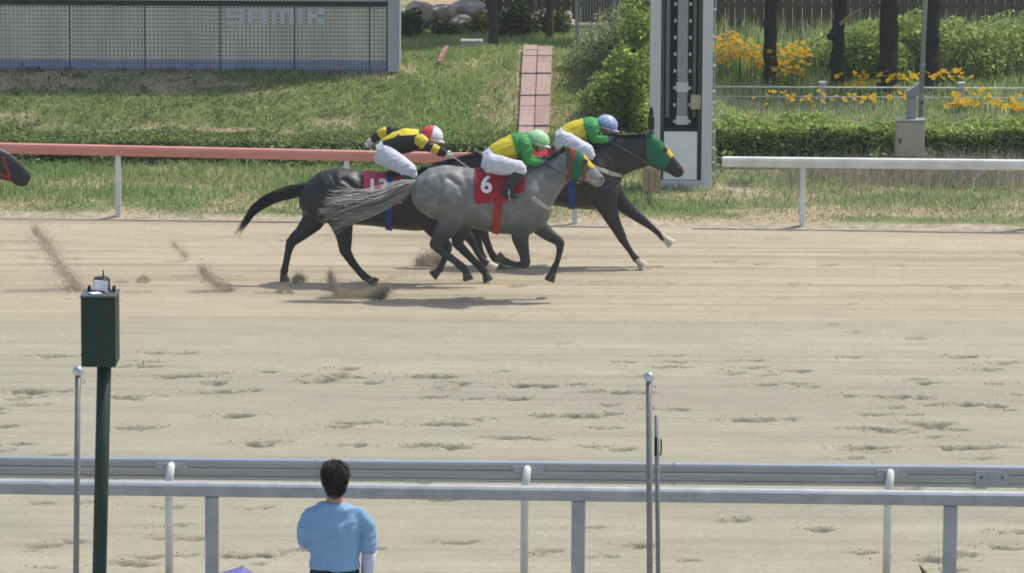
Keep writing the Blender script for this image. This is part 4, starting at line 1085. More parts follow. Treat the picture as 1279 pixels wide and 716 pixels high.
def shell(src, poly, Yc, off, name, M, parent, thick=.006, side=None):
    """a close-fitting piece cut from a body's surface inside a convex outline, lying off metres above it"""
    org = parent_world(src)
    bm = bmesh.new(); bm.from_mesh(src.data)
    pts = [P(x, y, Yc) - org for (x, y) in poly]
    c = sum(pts, Vector()) / len(pts)
    for i in range(len(pts)):
        a, b = pts[i], pts[(i + 1) % len(pts)]; d = b - a; nn = Vector((d.z, 0, -d.x)).normalized()
        if nn.dot(c - a) > 0: nn = -nn
        bmesh.ops.bisect_plane(bm, geom=bm.verts[:] + bm.edges[:] + bm.faces[:], plane_co=a, plane_no=nn, clear_outer=True)
    if side is not None:
        bmesh.ops.bisect_plane(bm, geom=bm.verts[:] + bm.edges[:] + bm.faces[:], plane_co=(0, side[0] - org.y, 0), plane_no=(0, side[1], 0), clear_outer=True)
    bm.normal_update()
    for v in bm.verts: v.co = v.co + v.normal * off
    me = bpy.data.meshes.new(name); bm.to_mesh(me); bm.free()
    for k in list(me.color_attributes): me.color_attributes.remove(k)
    me.materials.clear(); me.materials.append(MATS[M])
    me.polygons.foreach_set('use_smooth', np.ones(len(me.polygons), dtype=bool))
    o = bpy.data.objects.new(name, me); C.objects.link(o); o.parent = parent
    q = parent_world(parent) - org
    if q.length > 1e-6:
        for v in me.vertices: v.co -= q
    so_ = o.modifiers.new('t', 'SOLIDIFY'); so_.thickness = thick; so_.offset = -1
    return o
def glyph(txt, cx, cy, hpx, target, Yc, name, M, parent, shear=0.0, wide=1.0):
    cu = bpy.data.curves.new('g', 'FONT'); cu.body = txt; cu.size = 1; cu.align_x = 'CENTER'; cu.offset = .028; cu.resolution_u = 4
    o = bpy.data.objects.new('g', cu); C.objects.link(o); dg = bpy.context.evaluated_depsgraph_get()
    me = bpy.data.meshes.new_from_object(o.evaluated_get(dg)); bpy.data.objects.remove(o)
    bm = bmesh.new(); bm.from_mesh(me); bmesh.ops.triangulate(bm, faces=bm.faces[:]); bmesh.ops.subdivide_edges(bm, edges=bm.edges[:], cuts=2, use_grid_fill=True)
    vy = [v.co.y for v in bm.verts]; y0, y1 = min(vy), max(vy); org = parent_world(target); po = parent_world(parent)
    tb = bmesh.new(); tb.from_mesh(target.data); bvh = BVHTree.FromBMesh(tb); tb.free()
    for v in bm.verts:
        t = (v.co.y - y0) / (y1 - y0); px = cx + v.co.x * wide * hpx / (y1 - y0) + shear * (t - .5) * hpx; py = cy + (.5 - t) * hpx
        q = P(px, py, Yc - .8) - org; hit = bvh.ray_cast(q, (P(px, py, Yc) - P(px, py, Yc - .8)).normalized())
        w_ = (hit[0] if hit[0] is not None else P(px, py, Yc - .3) - org); v.co = w_ + org - po + Vector((0, -.012, .001))
    bm.to_mesh(me); bm.free(); me.name = name; me.materials.clear(); me.materials.append(MATS[M])
    ob = bpy.data.objects.new(name, me); C.objects.link(ob); ob.parent = parent
    so_ = ob.modifiers.new('t', 'SOLIDIFY'); so_.thickness = .003; so_.offset = 0
    return ob
def hairs(name, paths, M, parent, col=None, w0=.006, w1=.0015, seg=9):
    """paths: list of control point lists; ribbons crossed so they show from every side"""
    vs = []; fs = []; org = parent_world(parent); cl = []
    for pts, c in paths:
        k = len(pts); ts = np.linspace(0, k - 1, seg); prev = None
        for i, t in enumerate(ts):
            a = min(int(t), k - 2); f = t - a
            p0 = pts[max(a - 1, 0)]; p1 = pts[a]; p2 = pts[a + 1]; p3 = pts[min(a + 2, k - 1)]
            q = .5 * ((2 * p1) + (p2 - p0) * f + (2 * p0 - 5 * p1 + 4 * p2 - p3) * f * f + (3 * p1 - p0 - 3 * p2 + p3) * f ** 3) - org
            w_ = w0 + (w1 - w0) * (i / (seg - 1)) ** 1.2
            b = len(vs); vs += [q + Vector((0, 0, w_)), q + Vector((0, w_ * .9, -w_ * .5)), q + Vector((0, -w_ * .9, -w_ * .5))]; cl += [c] * 3
            if i:
                for j in range(3): fs.append((b - 3 + j, b - 3 + (j + 1) % 3, b + (j + 1) % 3, b + j))
    me = meshdata(name, np.array([tuple(v) for v in vs]), np.array(fs), np.array(cl), True)
    return link(name, me, M, parent)
colmat('coat', .48, .45, bump=.25, bscale=22, var=.15, vscale=9)
colmat('coat_grey', .50, .35, bump=.15, bscale=16, var=.18, vscale=9)
colmat('horse_hair', .5, .35)

GROOVES = [([(652, 214), (641, 236), (640, 262), (648, 284)], .026, 5), ([(578, 214), (583, 232), (584, 258), (590, 276)], .022, 6), ([(560, 222), (574, 232), (580, 250), (574, 272)], .022, 3.5), ([(529, 232), (541, 256), (546, 276)], .020, 4), ([(545, 216), (552, 232), (548, 250)], .010, 3), ([(536, 226), (534, 246)], -.010, 4), ([(644, 270), (660, 262), (668, 250)], .012, 3), ([(690, 206), (698, 226)], -.008, 4), ([(618, 262), (636, 268)], .006, 3), ([(600, 240), (612, 268)], .006, 4), ([(664, 214), (676, 236), (684, 256)], .012, 4), ([(655, 262), (668, 272), (672, 284)], .010, 4), ([(560, 242), (556, 262)], -.012, 8), ([(656, 232), (660, 256)], -.012, 9), ([(672, 216), (690, 226), (708, 224)], .007, 3), ([(603, 256), (607, 280)], .004, 3), ([(629, 254), (632, 284)], .004, 3)]
def sculpt(me, dx, dy):
    n = len(me.vertices); co = np.empty(n * 3, dtype=np.float32); me.vertices.foreach_get('co', co); co = co.reshape(-1, 3).astype(float)
    nr = np.array([v.normal[:] for v in me.vertices]); px, py = px_of(co)
    for pts, dep, wd in GROOVES:
        dmin = np.full(n, 1e9)
        for (x0, y0), (x1, y1) in zip(pts[:-1], pts[1:]):
            x0, x1, y0, y1 = x0 + dx, x1 + dx, y0 + dy, y1 + dy; L2 = (x1 - x0) ** 2 + (y1 - y0) ** 2
            t = np.clip(((px - x0) * (x1 - x0) + (py - y0) * (y1 - y0)) / L2, 0, 1); dmin = np.minimum(dmin, np.hypot(px - x0 - t * (x1 - x0), py - y0 - t * (y1 - y0)))
        co -= nr * (dep * np.exp(-(dmin / wd) ** 2) * np.clip(np.abs(nr[:, 1]) * 1.5, 0, 1))[:, None]
    me.vertices.foreach_set('co', co.astype(np.float32).ravel()); me.update()
def px_of(co):                      # world point -> photograph pixel, to carry the muscle lines from horse to horse
    v = co - np.array([0, 0, H]); f = v @ np.array(FWD); return 639.5 + F * (v @ np.array(RT)) / f, 358 - F * (v @ np.array(UP)) / f
def horse(Yc, d, label, coat, colf, hair_c, hoofs, voxel=.0155):
    mb = MB()
    loft_AB(mb, Yc, [(x, t, x, b, w_) for (x, t, b, w_) in d['torso']], 26)
    loft_AB(mb, Yc, d['neck'], 20)
    loft_AB(mb, Yc, d['head'], 18)
    for chain in d['legs']:
        for part in chain['parts']: loft_C(mb, Yc, part, 14, chain['y'])
    for (b, t, yo) in d['ears']:
        a = P(*b, Yc + yo); e = P(*t, Yc + yo * 1.1); mid = a.lerp(e, .45)
        mb.tube([a, mid, e], [.028, .032, .006], 8)
    sc_ = S(Yc); org = G(d['org'], d['gy']); org = Vector((P(d['org'], d['gy'], Yc).x, Yc, 0))
    rm = remesh(mb, voxel, 5); sculpt(rm, *d['shift']); body = finish(rm, 'horse', coat, org, None, colf)
    tag(body, label, 'horse', 'racehorses in the finish')
    for chain, hm in zip(d['legs'], hoofs):
        (ax, ay), (bx, by) = chain['hoof']; hb = MB()
        A = P(ax, ay, Yc + chain['y']); B = P(bx, by, Yc + chain['y']); t = (B - A).normalized(); u = Vector((-t.z, 0, t.x)); rings = []
        for f, r in ((0, .036), (.15, .046), (.75, .060), (1.0, .064)):
            rings.append([A.lerp(B, f) + u * (r * math.cos(q)) + Vector((0, r * .88 * math.sin(q), 0)) for q in [2 * math.pi * j / 14 for j in range(14)]])
        hb.ring(rings); hb.build('hoof', hm, body, smooth=False)
    return body
def leg(y, *parts, hoof): return dict(y=y, parts=parts, hoof=hoof)
def tailhair(body, Yc, ctrl, spread, n, c, M='horse_hair', w0=.009):
    ps = []; clump = np.clip(rng.normal(0, 1, 16), -1.4, 1.4); cend = rng.uniform(.25, 1.15, 16); cdev = rng.normal(0, 1, 16)
    for i in range(n):
        cidx = int(rng.integers(0, 16)); u = clump[cidx] + rng.normal(0, .34); v = rng.normal(0, 1); e = cend[cidx] * rng.uniform(.6, 1.05); pts = []
        for k, ((x, y), sp) in enumerate(zip(ctrl, spread)):
            pts.append(P(x + rng.normal(0, sp * .3), y + u * sp + rng.normal(0, sp * .20) + (cdev[cidx] * sp * .6 if k == len(ctrl) - 1 else 0), Yc + .006 * sp * v))
        L = len(pts) - 1
        pts[-1] = pts[-2].lerp(pts[-1], e)
        g = c * rng.uniform(.7, 1.3) if np.isscalar(c) else np.asarray(c) * (rng.uniform(.25, .5) if cidx % 3 == 0 else rng.uniform(.7, 1.45))
        ps.append((pts, tuple(np.clip(np.ones(3) * g, 0, 1))))
    return hairs('tail', ps, M, body, w0=w0)
def manehair(body, Yc, ctrl, lay, n, c, ln=9):
    ps = []; k = len(ctrl) - 1
    for i in range(n):
        t = rng.uniform(0, k - 1e-3); a = int(t); f = t - a
        x = ctrl[a][0] * (1 - f) + ctrl[a + 1][0] * f; y = ctrl[a][1] * (1 - f) + ctrl[a + 1][1] * f
        L = ln * rng.uniform(.6, 1.3); yo = rng.normal(0, .02)
        p0 = P(x, y + 2, Yc + yo); p1 = P(x + lay[0] * L * .4, y - 1.5 + lay[1] * L * .3, Yc + yo - .02); p2 = P(x + lay[0] * L, y + lay[1] * L + rng.normal(0, 1), Yc + yo - .05)
        ps.append(([p0, p1, p2], tuple(np.ones(3) * c * rng.uniform(.6, 1.4))))
    return hairs('mane', ps, 'horse_hair', body, w0=.008, seg=5)
def straps(body, Yc, segs, name, M, r=.009, yo=0.0):
    """thin straps hanging free between points given in photograph pixels (x, y, offset in depth)"""
    mb = MB()
    for pts in segs: mb.tube([P(x, y, Yc + o) for (x, y, o) in pts], r, 6)
    return mb.build(name, M, body, smooth=True)
def orb(body, px, py, Yc, yo, r, name, M, flat=.6):
    mb = MB(); mb.ball(P(px, py, Yc + yo), (r, r * flat, r), n=14, m_=10); return mb.build(name, M, body, smooth=True)

# ------------------------------------------------------------------ grey horse (number 6)
Y6 = G(600, 374).y
d6 = dict(shift=(0, 0), org=600, gy=374,
  torso=[(514, 231, 250, .10), (522, 220, 262, .19), (536, 210, 272, .26), (555, 206, 277, .285), (575, 208, 280, .275), (595, 211, 286, .285), (620, 211, 292, .295), (645, 206, 294, .275), (663, 203, 293, .235), (678, 208, 285, .18), (687, 225, 272, .10)],
  neck=[(648, 204, 680, 282, .17), (664, 203, 689, 258, .14), (682, 200, 697, 244, .105), (697, 192, 705, 232, .085), (708, 186, 712, 226, .075)],
  head=[(703, 188, 706, 218, .06), (712, 183, 713, 224, .08), (723, 187, 720, 226, .088), (732, 197, 727, 226, .072), (740, 206, 733, 228, .055), (748, 214, 739, 231, .05), (754, 220, 745, 234, .052), (755.5, 226, 751, 233, .03)],
  ears=[((709, 186), (703, 179), -.05), ((711, 186), (706, 177), .05)],
  legs=[leg(-.15, [(655, 252, 23, .09), (650, 280, 15, .075), (650, 300, 10.5, .062), (655, 318, 7, .05), (657, 330, 6.3, .048)], [(657, 331, 5.5, .045), (646, 331, 4.2, .033), (637, 329, 4, .032), (632, 327, 5, .036), (628, 324, 4.2, .034)], hoof=((629, 325), (621, 320))),
        leg(.15, [(666, 260, 20, .08), (673, 283, 12, .07), (686, 294, 8.5, .055), (699, 302, 6.3, .048)], [(700, 302, 6, .046), (699, 315, 4.3, .033), (696, 327, 3.8, .032), (693, 334, 5, .037), (690, 341, 4.2, .035)], hoof=((691, 339), (686, 351))),
        leg(-.14, [(546, 234, 26, .11), (561, 258, 22, .115), (566, 272, 18, .09), (556, 288, 13, .07), (547, 299, 9, .05), (543, 306, 7.6, .045)], [(542, 305, 7, .045), (553, 315, 5.6, .04), (568, 326, 4.8, .035), (579, 335, 5.6, .04), (583, 341, 4.5, .035)], hoof=((582, 340), (585, 350))),
        leg(.14, [(552, 234, 26, .11), (574, 258, 20, .1), (583, 273, 16, .08), (577, 289, 11, .06), (570, 301, 8, .05)], [(569, 302, 7, .045), (582, 316, 5.6, .04), (594, 328, 4.8, .035), (603, 337, 5.6, .04), (607, 342, 4.5, .035)], hoof=((606, 341), (610, 351)))])
sc6 = S(Y6)
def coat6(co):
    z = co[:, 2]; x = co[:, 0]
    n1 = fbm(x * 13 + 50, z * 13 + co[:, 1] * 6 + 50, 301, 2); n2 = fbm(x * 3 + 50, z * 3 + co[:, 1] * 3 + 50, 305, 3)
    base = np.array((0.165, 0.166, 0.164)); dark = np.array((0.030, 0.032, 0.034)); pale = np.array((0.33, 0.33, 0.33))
    leg_shade_k = sm(1.14, .68, z)[:, None]; dap = sm(.36, .56, n1)[:, None] * .28 * sm(.75, 1.15, z)[:, None]  # dark legs; the same tone runs up the lower body as painted shade
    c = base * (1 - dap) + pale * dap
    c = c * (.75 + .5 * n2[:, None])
    c = c * (1 - leg_shade_k) + dark * leg_shade_k
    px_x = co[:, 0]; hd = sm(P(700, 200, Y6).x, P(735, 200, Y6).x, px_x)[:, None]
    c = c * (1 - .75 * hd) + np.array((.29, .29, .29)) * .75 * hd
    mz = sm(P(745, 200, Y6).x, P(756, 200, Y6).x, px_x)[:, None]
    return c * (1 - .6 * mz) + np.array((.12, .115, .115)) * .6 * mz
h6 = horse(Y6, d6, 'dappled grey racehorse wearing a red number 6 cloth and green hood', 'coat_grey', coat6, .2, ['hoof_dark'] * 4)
tailhair(h6, Y6, [(520, 230), (502, 239), (470, 254), (440, 261), (402, 262)], [2.2, 4.8, 6.6, 6.8, 6.5], 620, np.array((.34, .325, .29)), w0=.0055)
tailhair(h6, Y6, [(520, 230), (500, 238), (468, 252), (436, 259), (398, 262)], [2.4, 6.0, 9.0, 11, 15], 110, np.array((.50, .48, .43)), w0=.0034)
manehair(h6, Y6, [(672, 202), (690, 197), (700, 190), (709, 184)], (-.9, .1), 160, .035, ln=8)
cl6 = shell(h6, [(593, 208), (636, 206), (640, 246), (596, 250.5), (592.5, 248)], Y6, .016, 'saddle_cloth', 'cloth_red', h6, .01); tag(cl6, 'red saddle cloth with white number 6')
shell(h6, [(634, 205), (656, 203), (655, 236), (640, 240)], Y6, .013, 'saddle_pad', 'cloth_red', h6, .008)
glyph('6', 607.5, 230, 23, cl6, Y6, 'number', 'digit_white', cl6)
shell(h6, [(618, 246), (629, 243), (622, 297), (614, 297)], Y6, .010, 'girth', 'girth_red', h6, .006)
shell(h6, [(618, 202), (648, 200), (646, 214), (620, 216)], Y6, .035, 'saddle', 'saddle', h6, .03)
shell(h6, [(708, 181), (727, 186), (741, 207), (735, 212), (728, 224), (712, 224), (707, 205)], Y6, .006, 'hood', 'hood_green', h6, .004)
shell(h6, [(726, 187), (733, 192), (742, 209), (738, 211), (731, 204)], Y6, .011, 'brow_patch', 'hood_yellow', h6, .004)
shell(h6, [(710, 184), (718, 186), (718, 199), (712, 199)], Y6, .012, 'browband', 'bridle_red', h6, .005)
shell(h6, [(712, 196), (715, 196), (711, 226), (707, 226)], Y6, .012, 'throat_lash', 'bridle_red', h6, .005)
shell(h6, [(728, 206), (731.5, 206), (731, 228), (727, 228)], Y6, .012, 'cheek_strap', 'bridle_red', h6, .005)
shell(h6, [(728, 221), (746, 225), (746, 228.5), (728, 225)], Y6, .009, 'noseband', 'strap_pale', h6, .005)
for s_ in (-1, 1): orb(h6, 731, 202, Y6, s_ * .083, .034, 'blinker_cup', 'cup', .5)
for s_ in (-1, 1): orb(h6, 752, 223, Y6, s_ * .040, .014, 'nostril', 'black', .6)
straps(h6, Y6, [[(738, 228, -.075), (715, 224, -.12), (695, 213, -.13), (679, 204, -.10)], [(738, 228, .075), (715, 224, .12), (695, 213, .13), (679, 204, .10)]], 'rein', 'leather_black', .008)
shell(h6, [(664, 243), (668, 242.5), (684, 256.5), (683, 260.5), (664, 247)], Y6, .008, 'breast_strap', 'strap_pale', h6, .006)
shell(h6, [(683, 256.5), (694, 258), (694, 261.5), (683, 260.5)], Y6, .008, 'breast_strap', 'strap_pale', h6, .006)
straps(h6, Y6, [[(638, 214, -.33), (634, 232, -.345), (633, 238, -.35)]], 'stirrup_leather', 'leather_black', .009)

# ------------------------------------------------------------------ black horse (number 13)
Y13 = G(470, 355).y
d13 = dict(shift=(-130, 3), org=470, gy=355,
  torso=[(374, 238, 260, .11), (384, 226, 271, .19), (400, 214, 278, .255), (422, 209.5, 281, .28), (445, 212, 281, .27), (470, 216, 283, .285), (495, 216, 287, .295), (520, 212, 289, .275), (538, 207, 287, .235), (552, 212, 279, .18), (561, 228, 268, .10)],
  neck=[(524, 208, 555, 276, .17), (542, 206, 564, 252, .14), (560, 201, 576, 240, .105), (578, 197, 587, 232, .085), (597, 193, 600, 226, .075)],
  head=[(594, 195, 597, 220, .06), (604, 191, 605, 226, .08), (616, 195, 614, 228, .088), (627, 203, 622, 229, .072), (637, 211, 629, 232, .055), (646, 219, 637, 236, .05), (651, 225, 642, 239, .052), (652.5, 231, 648, 238, .03)],
  ears=[((600, 194), (593, 188), -.05), ((602, 194), (596, 187), .05)],
  legs=[leg(-.15, [(528, 258, 22, .09), (540, 282, 13, .075), (551, 297, 9, .058), (560, 310, 6.3, .048)], [(560, 310, 5.8, .045), (556, 321, 4.2, .033), (552, 331, 3.9, .032), (549, 337, 5, .036), (546, 340, 4.2, .034)], hoof=((547, 339), (540, 345))),
        leg(.15, [(545, 256, 20, .08), (563, 274, 12, .07), (577, 287, 8.5, .055), (588, 299, 6.3, .048)], [(588, 299, 6, .046), (594, 311, 4.3, .033), (600, 322, 3.9, .032), (606, 328, 5, .036), (611, 331, 4.2, .034)], hoof=((609, 330), (619, 336))),
        leg(-.13, [(410, 238, 25, .11), (421, 262, 20, .105), (427, 280, 15, .08), (430, 296, 10.5, .06), (431, 310, 8.5, .05)], [(430, 311, 8, .046), (438, 325, 5.8, .04), (448, 338, 4.9, .035), (456, 346, 5.6, .04), (462, 350, 4.6, .036)], hoof=((460, 349), (471, 354))),
        leg(.13, [(399, 240, 25, .11), (396, 263, 20, .105), (389, 279, 14, .08), (376, 292, 9.5, .06), (366, 300, 7.8, .05)], [(364, 301, 7.2, .046), (360, 315, 5, .038), (357, 330, 4.5, .034), (355, 339, 5.4, .039), (354, 344, 4.4, .035)], hoof=((354, 342), (356, 352)))])
def coat_dark(c, c2):
    def f(co):
        k = fbm(co[:, 0] * 3 + 50, co[:, 2] * 3 + 50, 311, 3)[:, None]; return np.array(c) * (1 - k) + np.array(c2) * k
    return f
h13 = horse(Y13, d13, 'black racehorse wearing a crimson number 13 cloth, tail streaming behind', 'coat', coat_dark((.005, .0055, .007), (.018, .019, .022)), .02, ['hoof_dark', 'hoof_pale', 'hoof_dark', 'hoof_dark'])
tailhair(h13, Y13, [(382, 236), (364, 240), (340, 247), (316, 262), (296, 294)], [3, 3.6, 3.6, 3.8, 4], 330, np.array((.012, .012, .014)), w0=.010)
manehair(h13, Y13, [(545, 205), (565, 200), (582, 196), (600, 191)], (-.9, .1), 160, .012, ln=9)
cl13 = shell(h13, [(455, 213), (503, 211), (504, 250), (458, 252), (455, 249)], Y13, .016, 'saddle_cloth', 'cloth_pink', h13, .01); tag(cl13, 'crimson saddle cloth with white number 13')
glyph('13', 472, 234, 22, cl13, Y13, 'number', 'digit_white', cl13, wide=.95)
shell(h13, [(483, 211), (491, 211), (490, 296), (482, 296)], Y13, .024, 'girth', 'girth_blue', h13, .006)
shell(h13, [(484, 206), (514, 202), (514, 218), (486, 222)], Y13, .035, 'saddle', 'saddle', h13, .03)
shell(h13, [(625, 200), (629, 200), (625, 234), (621, 234)], Y13, .010, 'bridle', 'bridle_red', h13, .005)
for s_ in (-1, 1): orb(h13, 622, 207, Y13, s_ * .083, .02, 'eye', 'eye', .5)
straps(h13, Y13, [[(632, 234, -.075), (605, 224, -.12), (580, 206, -.13), (561, 193, -.10)], [(632, 234, .075), (605, 224, .12), (580, 206, .13), (561, 193, .10)]], 'rein', 'strap_pale', .008)

# ------------------------------------------------------------------ leading dark brown horse
YA = G(720, 334).y
dA = dict(shift=(84, -24), org=690, gy=334,
  torso=[(592, 206, 230, .11), (602, 196, 242, .19), (618, 187, 251, .255), (638, 184, 254, .28), (660, 186, 254, .27), (685, 188, 256, .285), (710, 186, 260, .295), (733, 180, 262, .275), (750, 177, 262, .235), (763, 184, 256, .18), (772, 204, 246, .10)],
  neck=[(734, 178, 768, 254, .17), (750, 171, 773, 234, .14), (769, 169, 779, 220, .11), (788, 170, 793, 213, .09), (804, 169, 808, 209, .078)],
  head=[(800, 171, 804, 203, .06), (811, 168, 813, 208, .08), (823, 173, 822, 211, .088), (832, 183, 829, 213, .072), (840, 193, 834, 216, .055), (848, 203, 839, 220, .05), (853.5, 211, 845, 222.5, .052), (855, 216, 850, 221.5, .03)],
  ears=[((812, 171), (813, 160), -.05), ((814, 172), (816, 161), .05)],
  legs=[leg(-.14, [(752, 238, 21, .09), (759, 261, 12.5, .072), (768, 280, 8.3, .056), (777, 297, 6.3, .048)], [(777, 298, 5.9, .046), (784, 309, 4.3, .033), (790, 318, 3.9, .032), (794, 323, 5, .037), (798, 327, 4.3, .034)], hoof=((797, 326), (803.5, 332.5))),
        leg(.14, [(760, 236, 18, .08), (774, 252, 11.5, .066), (790, 266, 8, .055), (805, 277, 6, .048)], [(805, 277, 5.7, .046), (815, 285, 4.3, .033), (823, 292, 3.9, .032), (827, 295.5, 5, .037), (831, 299, 4.3, .034)], hoof=((830, 298), (839, 305))),
        leg(-.13, [(617, 214, 25, .11), (612, 239, 20, .105), (605, 257, 14, .08), (601, 271, 10, .06), (602, 283, 8, .05)], [(602, 284, 7.5, .046), (607, 300, 5.2, .038), (613, 315, 4.6, .034), (618, 323, 5.4, .039), (622, 326, 4.4, .035)], hoof=((621, 325), (630, 331))),
        leg(.13, [(624, 214, 25, .11), (622, 244, 20, .1), (617, 261, 14, .08), (606, 275, 10, .06), (594, 284, 8, .05)], [(593, 284, 7.5, .046), (597, 300, 5.2, .038), (600, 314, 4.6, .034), (603, 322, 5.4, .039), (606, 326, 4.4, .035)], hoof=((605, 325), (613, 331)))])
hA = horse(YA, dA, 'dark brown racehorse leading at the right with green hood and white hooves', 'coat', coat_dark((.009, .0085, .008), (.026, .023, .020)), .02, ['hoof_pale'] * 4)
tailhair(hA, YA, [(596, 206), (582, 212), (566, 222), (550, 232), (536, 244)], [2.5, 4, 5, 6, 6], 200, np.array((.016, .015, .014)), w0=.010)
manehair(hA, YA, [(750, 170), (770, 168), (790, 169), (810, 167)], (-1, .15), 200, .012, ln=10)
shell(hA, [(793, 322), (800, 320), (804, 330), (797, 333)], YA, .004, 'sock', 'hoof_pale', hA, .003)
shell(hA, [(826, 293), (832, 291), (840, 304), (833, 308)], YA, .004, 'sock', 'hoof_pale', hA, .003)
shell(hA, [(665, 184), (705, 182), (706, 222), (668, 224)], YA, .016, 'saddle_cloth', 'cloth_red', hA, .01)
shell(hA, [(708, 184), (717, 182), (718, 266), (710, 266)], YA, .014, 'girth', 'girth_blue', hA, .006)
shell(hA, [(698, 178), (728, 174), (728, 190), (700, 194)], YA, .035, 'saddle', 'saddle', hA, .03)
shell(hA, [(808, 166), (824, 171), (840, 193), (835, 202), (828, 213), (812, 210), (806, 190)], YA, .006, 'hood', 'hood_green', hA, .004)
shell(hA, [(830, 178), (834, 182), (841.5, 194), (837, 197), (832, 190)], YA, .011, 'brow_patch', 'hood_yellow', hA, .004)
shell(hA, [(849, 201), (856, 205), (857, 215), (852, 212)], YA, .010, 'nose_roll', 'cap_red', hA, .006)
for s_ in (-1, 1): orb(hA, 831, 187, YA, s_ * .083, .034, 'blinker_cup', 'cup', .5)
for s_ in (-1, 1): orb(hA, 852, 215, YA, s_ * .042, .014, 'nostril', 'black', .6)
shell(hA, [(736, 206), (741, 203.5), (776, 217), (776, 220.5), (764, 218)], YA, .010, 'breast_strap', 'strap_pale', hA, .006)
straps(hA, YA, [[(838, 217, -.075), (815, 208, -.12), (785, 190, -.13), (755, 175, -.10)], [(838, 217, .075), (815, 208, .12), (785, 190, .13), (755, 175, .10)]], 'rein', 'leather_black', .008)

# ------------------------------------------------------------------ the next horse, only its head in the picture
YL = G(20, 352).y
DX = -620
dL = dict(shift=(-750, 0), org=-150, gy=352,
  torso=[(x + DX, t - 2, b - 2, w_) for (x, t, b, w_) in d13['torso']],
  neck=[(-96, 206, -65, 274, .17), (-78, 203, -56, 250, .14), (-60, 197, -44, 238, .105), (-42, 190, -32, 230, .085), (-23, 184, -20, 224, .075)],
  head=[(-26, 186, -23, 216, .06), (-14, 181, -13, 221, .08), (0, 184, -2, 224, .088), (12, 190, 7, 226, .074), (22, 199, 15, 228, .057), (31, 208, 20, 232, .052), (37, 214.5, 27, 234, .055), (39.5, 220, 34, 232, .04)],
  ears=[((-20, 184), (-27, 178), -.05), ((-18, 184), (-24, 177), .05)],
  legs=[leg(-.15, [(-92, 256, 22, .09), (-86, 280, 13, .075), (-78, 296, 9, .058), (-70, 309, 6.3, .048)], [(-70, 309, 5.8, .045), (-77, 319, 4.2, .033), (-84, 327, 3.9, .032), (-88, 332, 5, .036), (-92, 334, 4.2, .034)], hoof=((-91, 333), (-99, 337))),
        leg(.15, [(-80, 254, 20, .08), (-68, 274, 12, .07), (-58, 289, 8.5, .055), (-49, 302, 6.3, .048)], [(-49, 302, 6, .046), (-47, 315, 4.3, .033), (-46, 328, 3.9, .032), (-44, 335, 5, .036), (-42, 340, 4.2, .034)], hoof=((-43, 339), (-38, 348))),
        leg(-.13, [(x + DX, y - 2, r_, w_) for (x, y, r_, w_) in d13['legs'][2]['parts'][0]], [(x + DX, y - 2, r_, w_) for (x, y, r_, w_) in d13['legs'][2]['parts'][1]], hoof=((460 + DX, 347), (471 + DX, 352))),
        leg(.13, [(x + DX, y - 2, r_, w_) for (x, y, r_, w_) in d13['legs'][3]['parts'][0]], [(x + DX, y - 2, r_, w_) for (x, y, r_, w_) in d13['legs'][3]['parts'][1]], hoof=((354 + DX, 340), (356 + DX, 350)))])
hL = horse(YL, dL, 'dark horse at the left edge with only its head in the picture', 'coat', coat_dark((.007, .007, .008), (.022, .022, .024)), .02, ['hoof_dark'] * 4)
tailhair(hL, YL, [(382 + DX, 234), (364 + DX, 238), (340 + DX, 245), (316 + DX, 260), (296 + DX, 292)], [3, 3.6, 3.6, 3.8, 4], 160, np.array((.012, .012, .014)), w0=.010)
shell(hL, [(3, 196), (5.5, 195), (15, 222), (12.5, 225)], YL, .010, 'cheek_strap', 'bridle_red', hL, .006)
shell(hL, [(-14, 210), (-14, 207.5), (14, 221), (14, 224)], YL, .011, 'noseband', 'bridle_red', hL, .006)
for s_ in (-1, 1): orb(hL, 8, 199, YL, s_ * .076, .018, 'eye', 'eye', .5)
for s_ in (-1, 1): orb(hL, 35, 222, YL, s_ * .042, .013, 'nostril', 'black', .6)
shell(hL, [(455 + DX, 211), (503 + DX, 209), (504 + DX, 248), (458 + DX, 250)], YL, .016, 'saddle_cloth', 'cloth_red', hL, .01)

# ------------------------------------------------------------------ people
def head_parts(mb, c, fwd, up, r):
    """skull, jaw, nose, ears and neck stub at centre c looking along fwd"""
    f = fwd.normalized(); u = (up - f * up.dot(f)).normalized(); s = f.cross(u); R = Matrix((f, s, u)).transposed()
    mb.ball(c + u * r * .12, (r * 1.02, r * .82, r * 1.0), R, 16, 12)
    mb.ball(c + f * r * .30 - u * r * .55, (r * .62, r * .58, r * .62), R, 14, 10)
    mb.ball(c + f * r * .55 - u * r * .95, (r * .30, r * .34, r * .22), R, 10, 8)
    mb.tube([c + f * r * .92 + u * r * .15, c + f * r * 1.22 - u * r * .32, c + f * r * .85 - u * r * .42], [r * .10, r * .15, r * .08], 8)
    mb.ball(c + f * r * .92 - u * r * .66, (r * .12, r * .26, r * .09), R, 8, 6)
    for q in (-1, 1): mb.ball(c + s * q * r * .84 - u * r * .12 - f * r * .05, (r * .16, r * .08, r * .28), R, 8, 6)
    return f, u, s
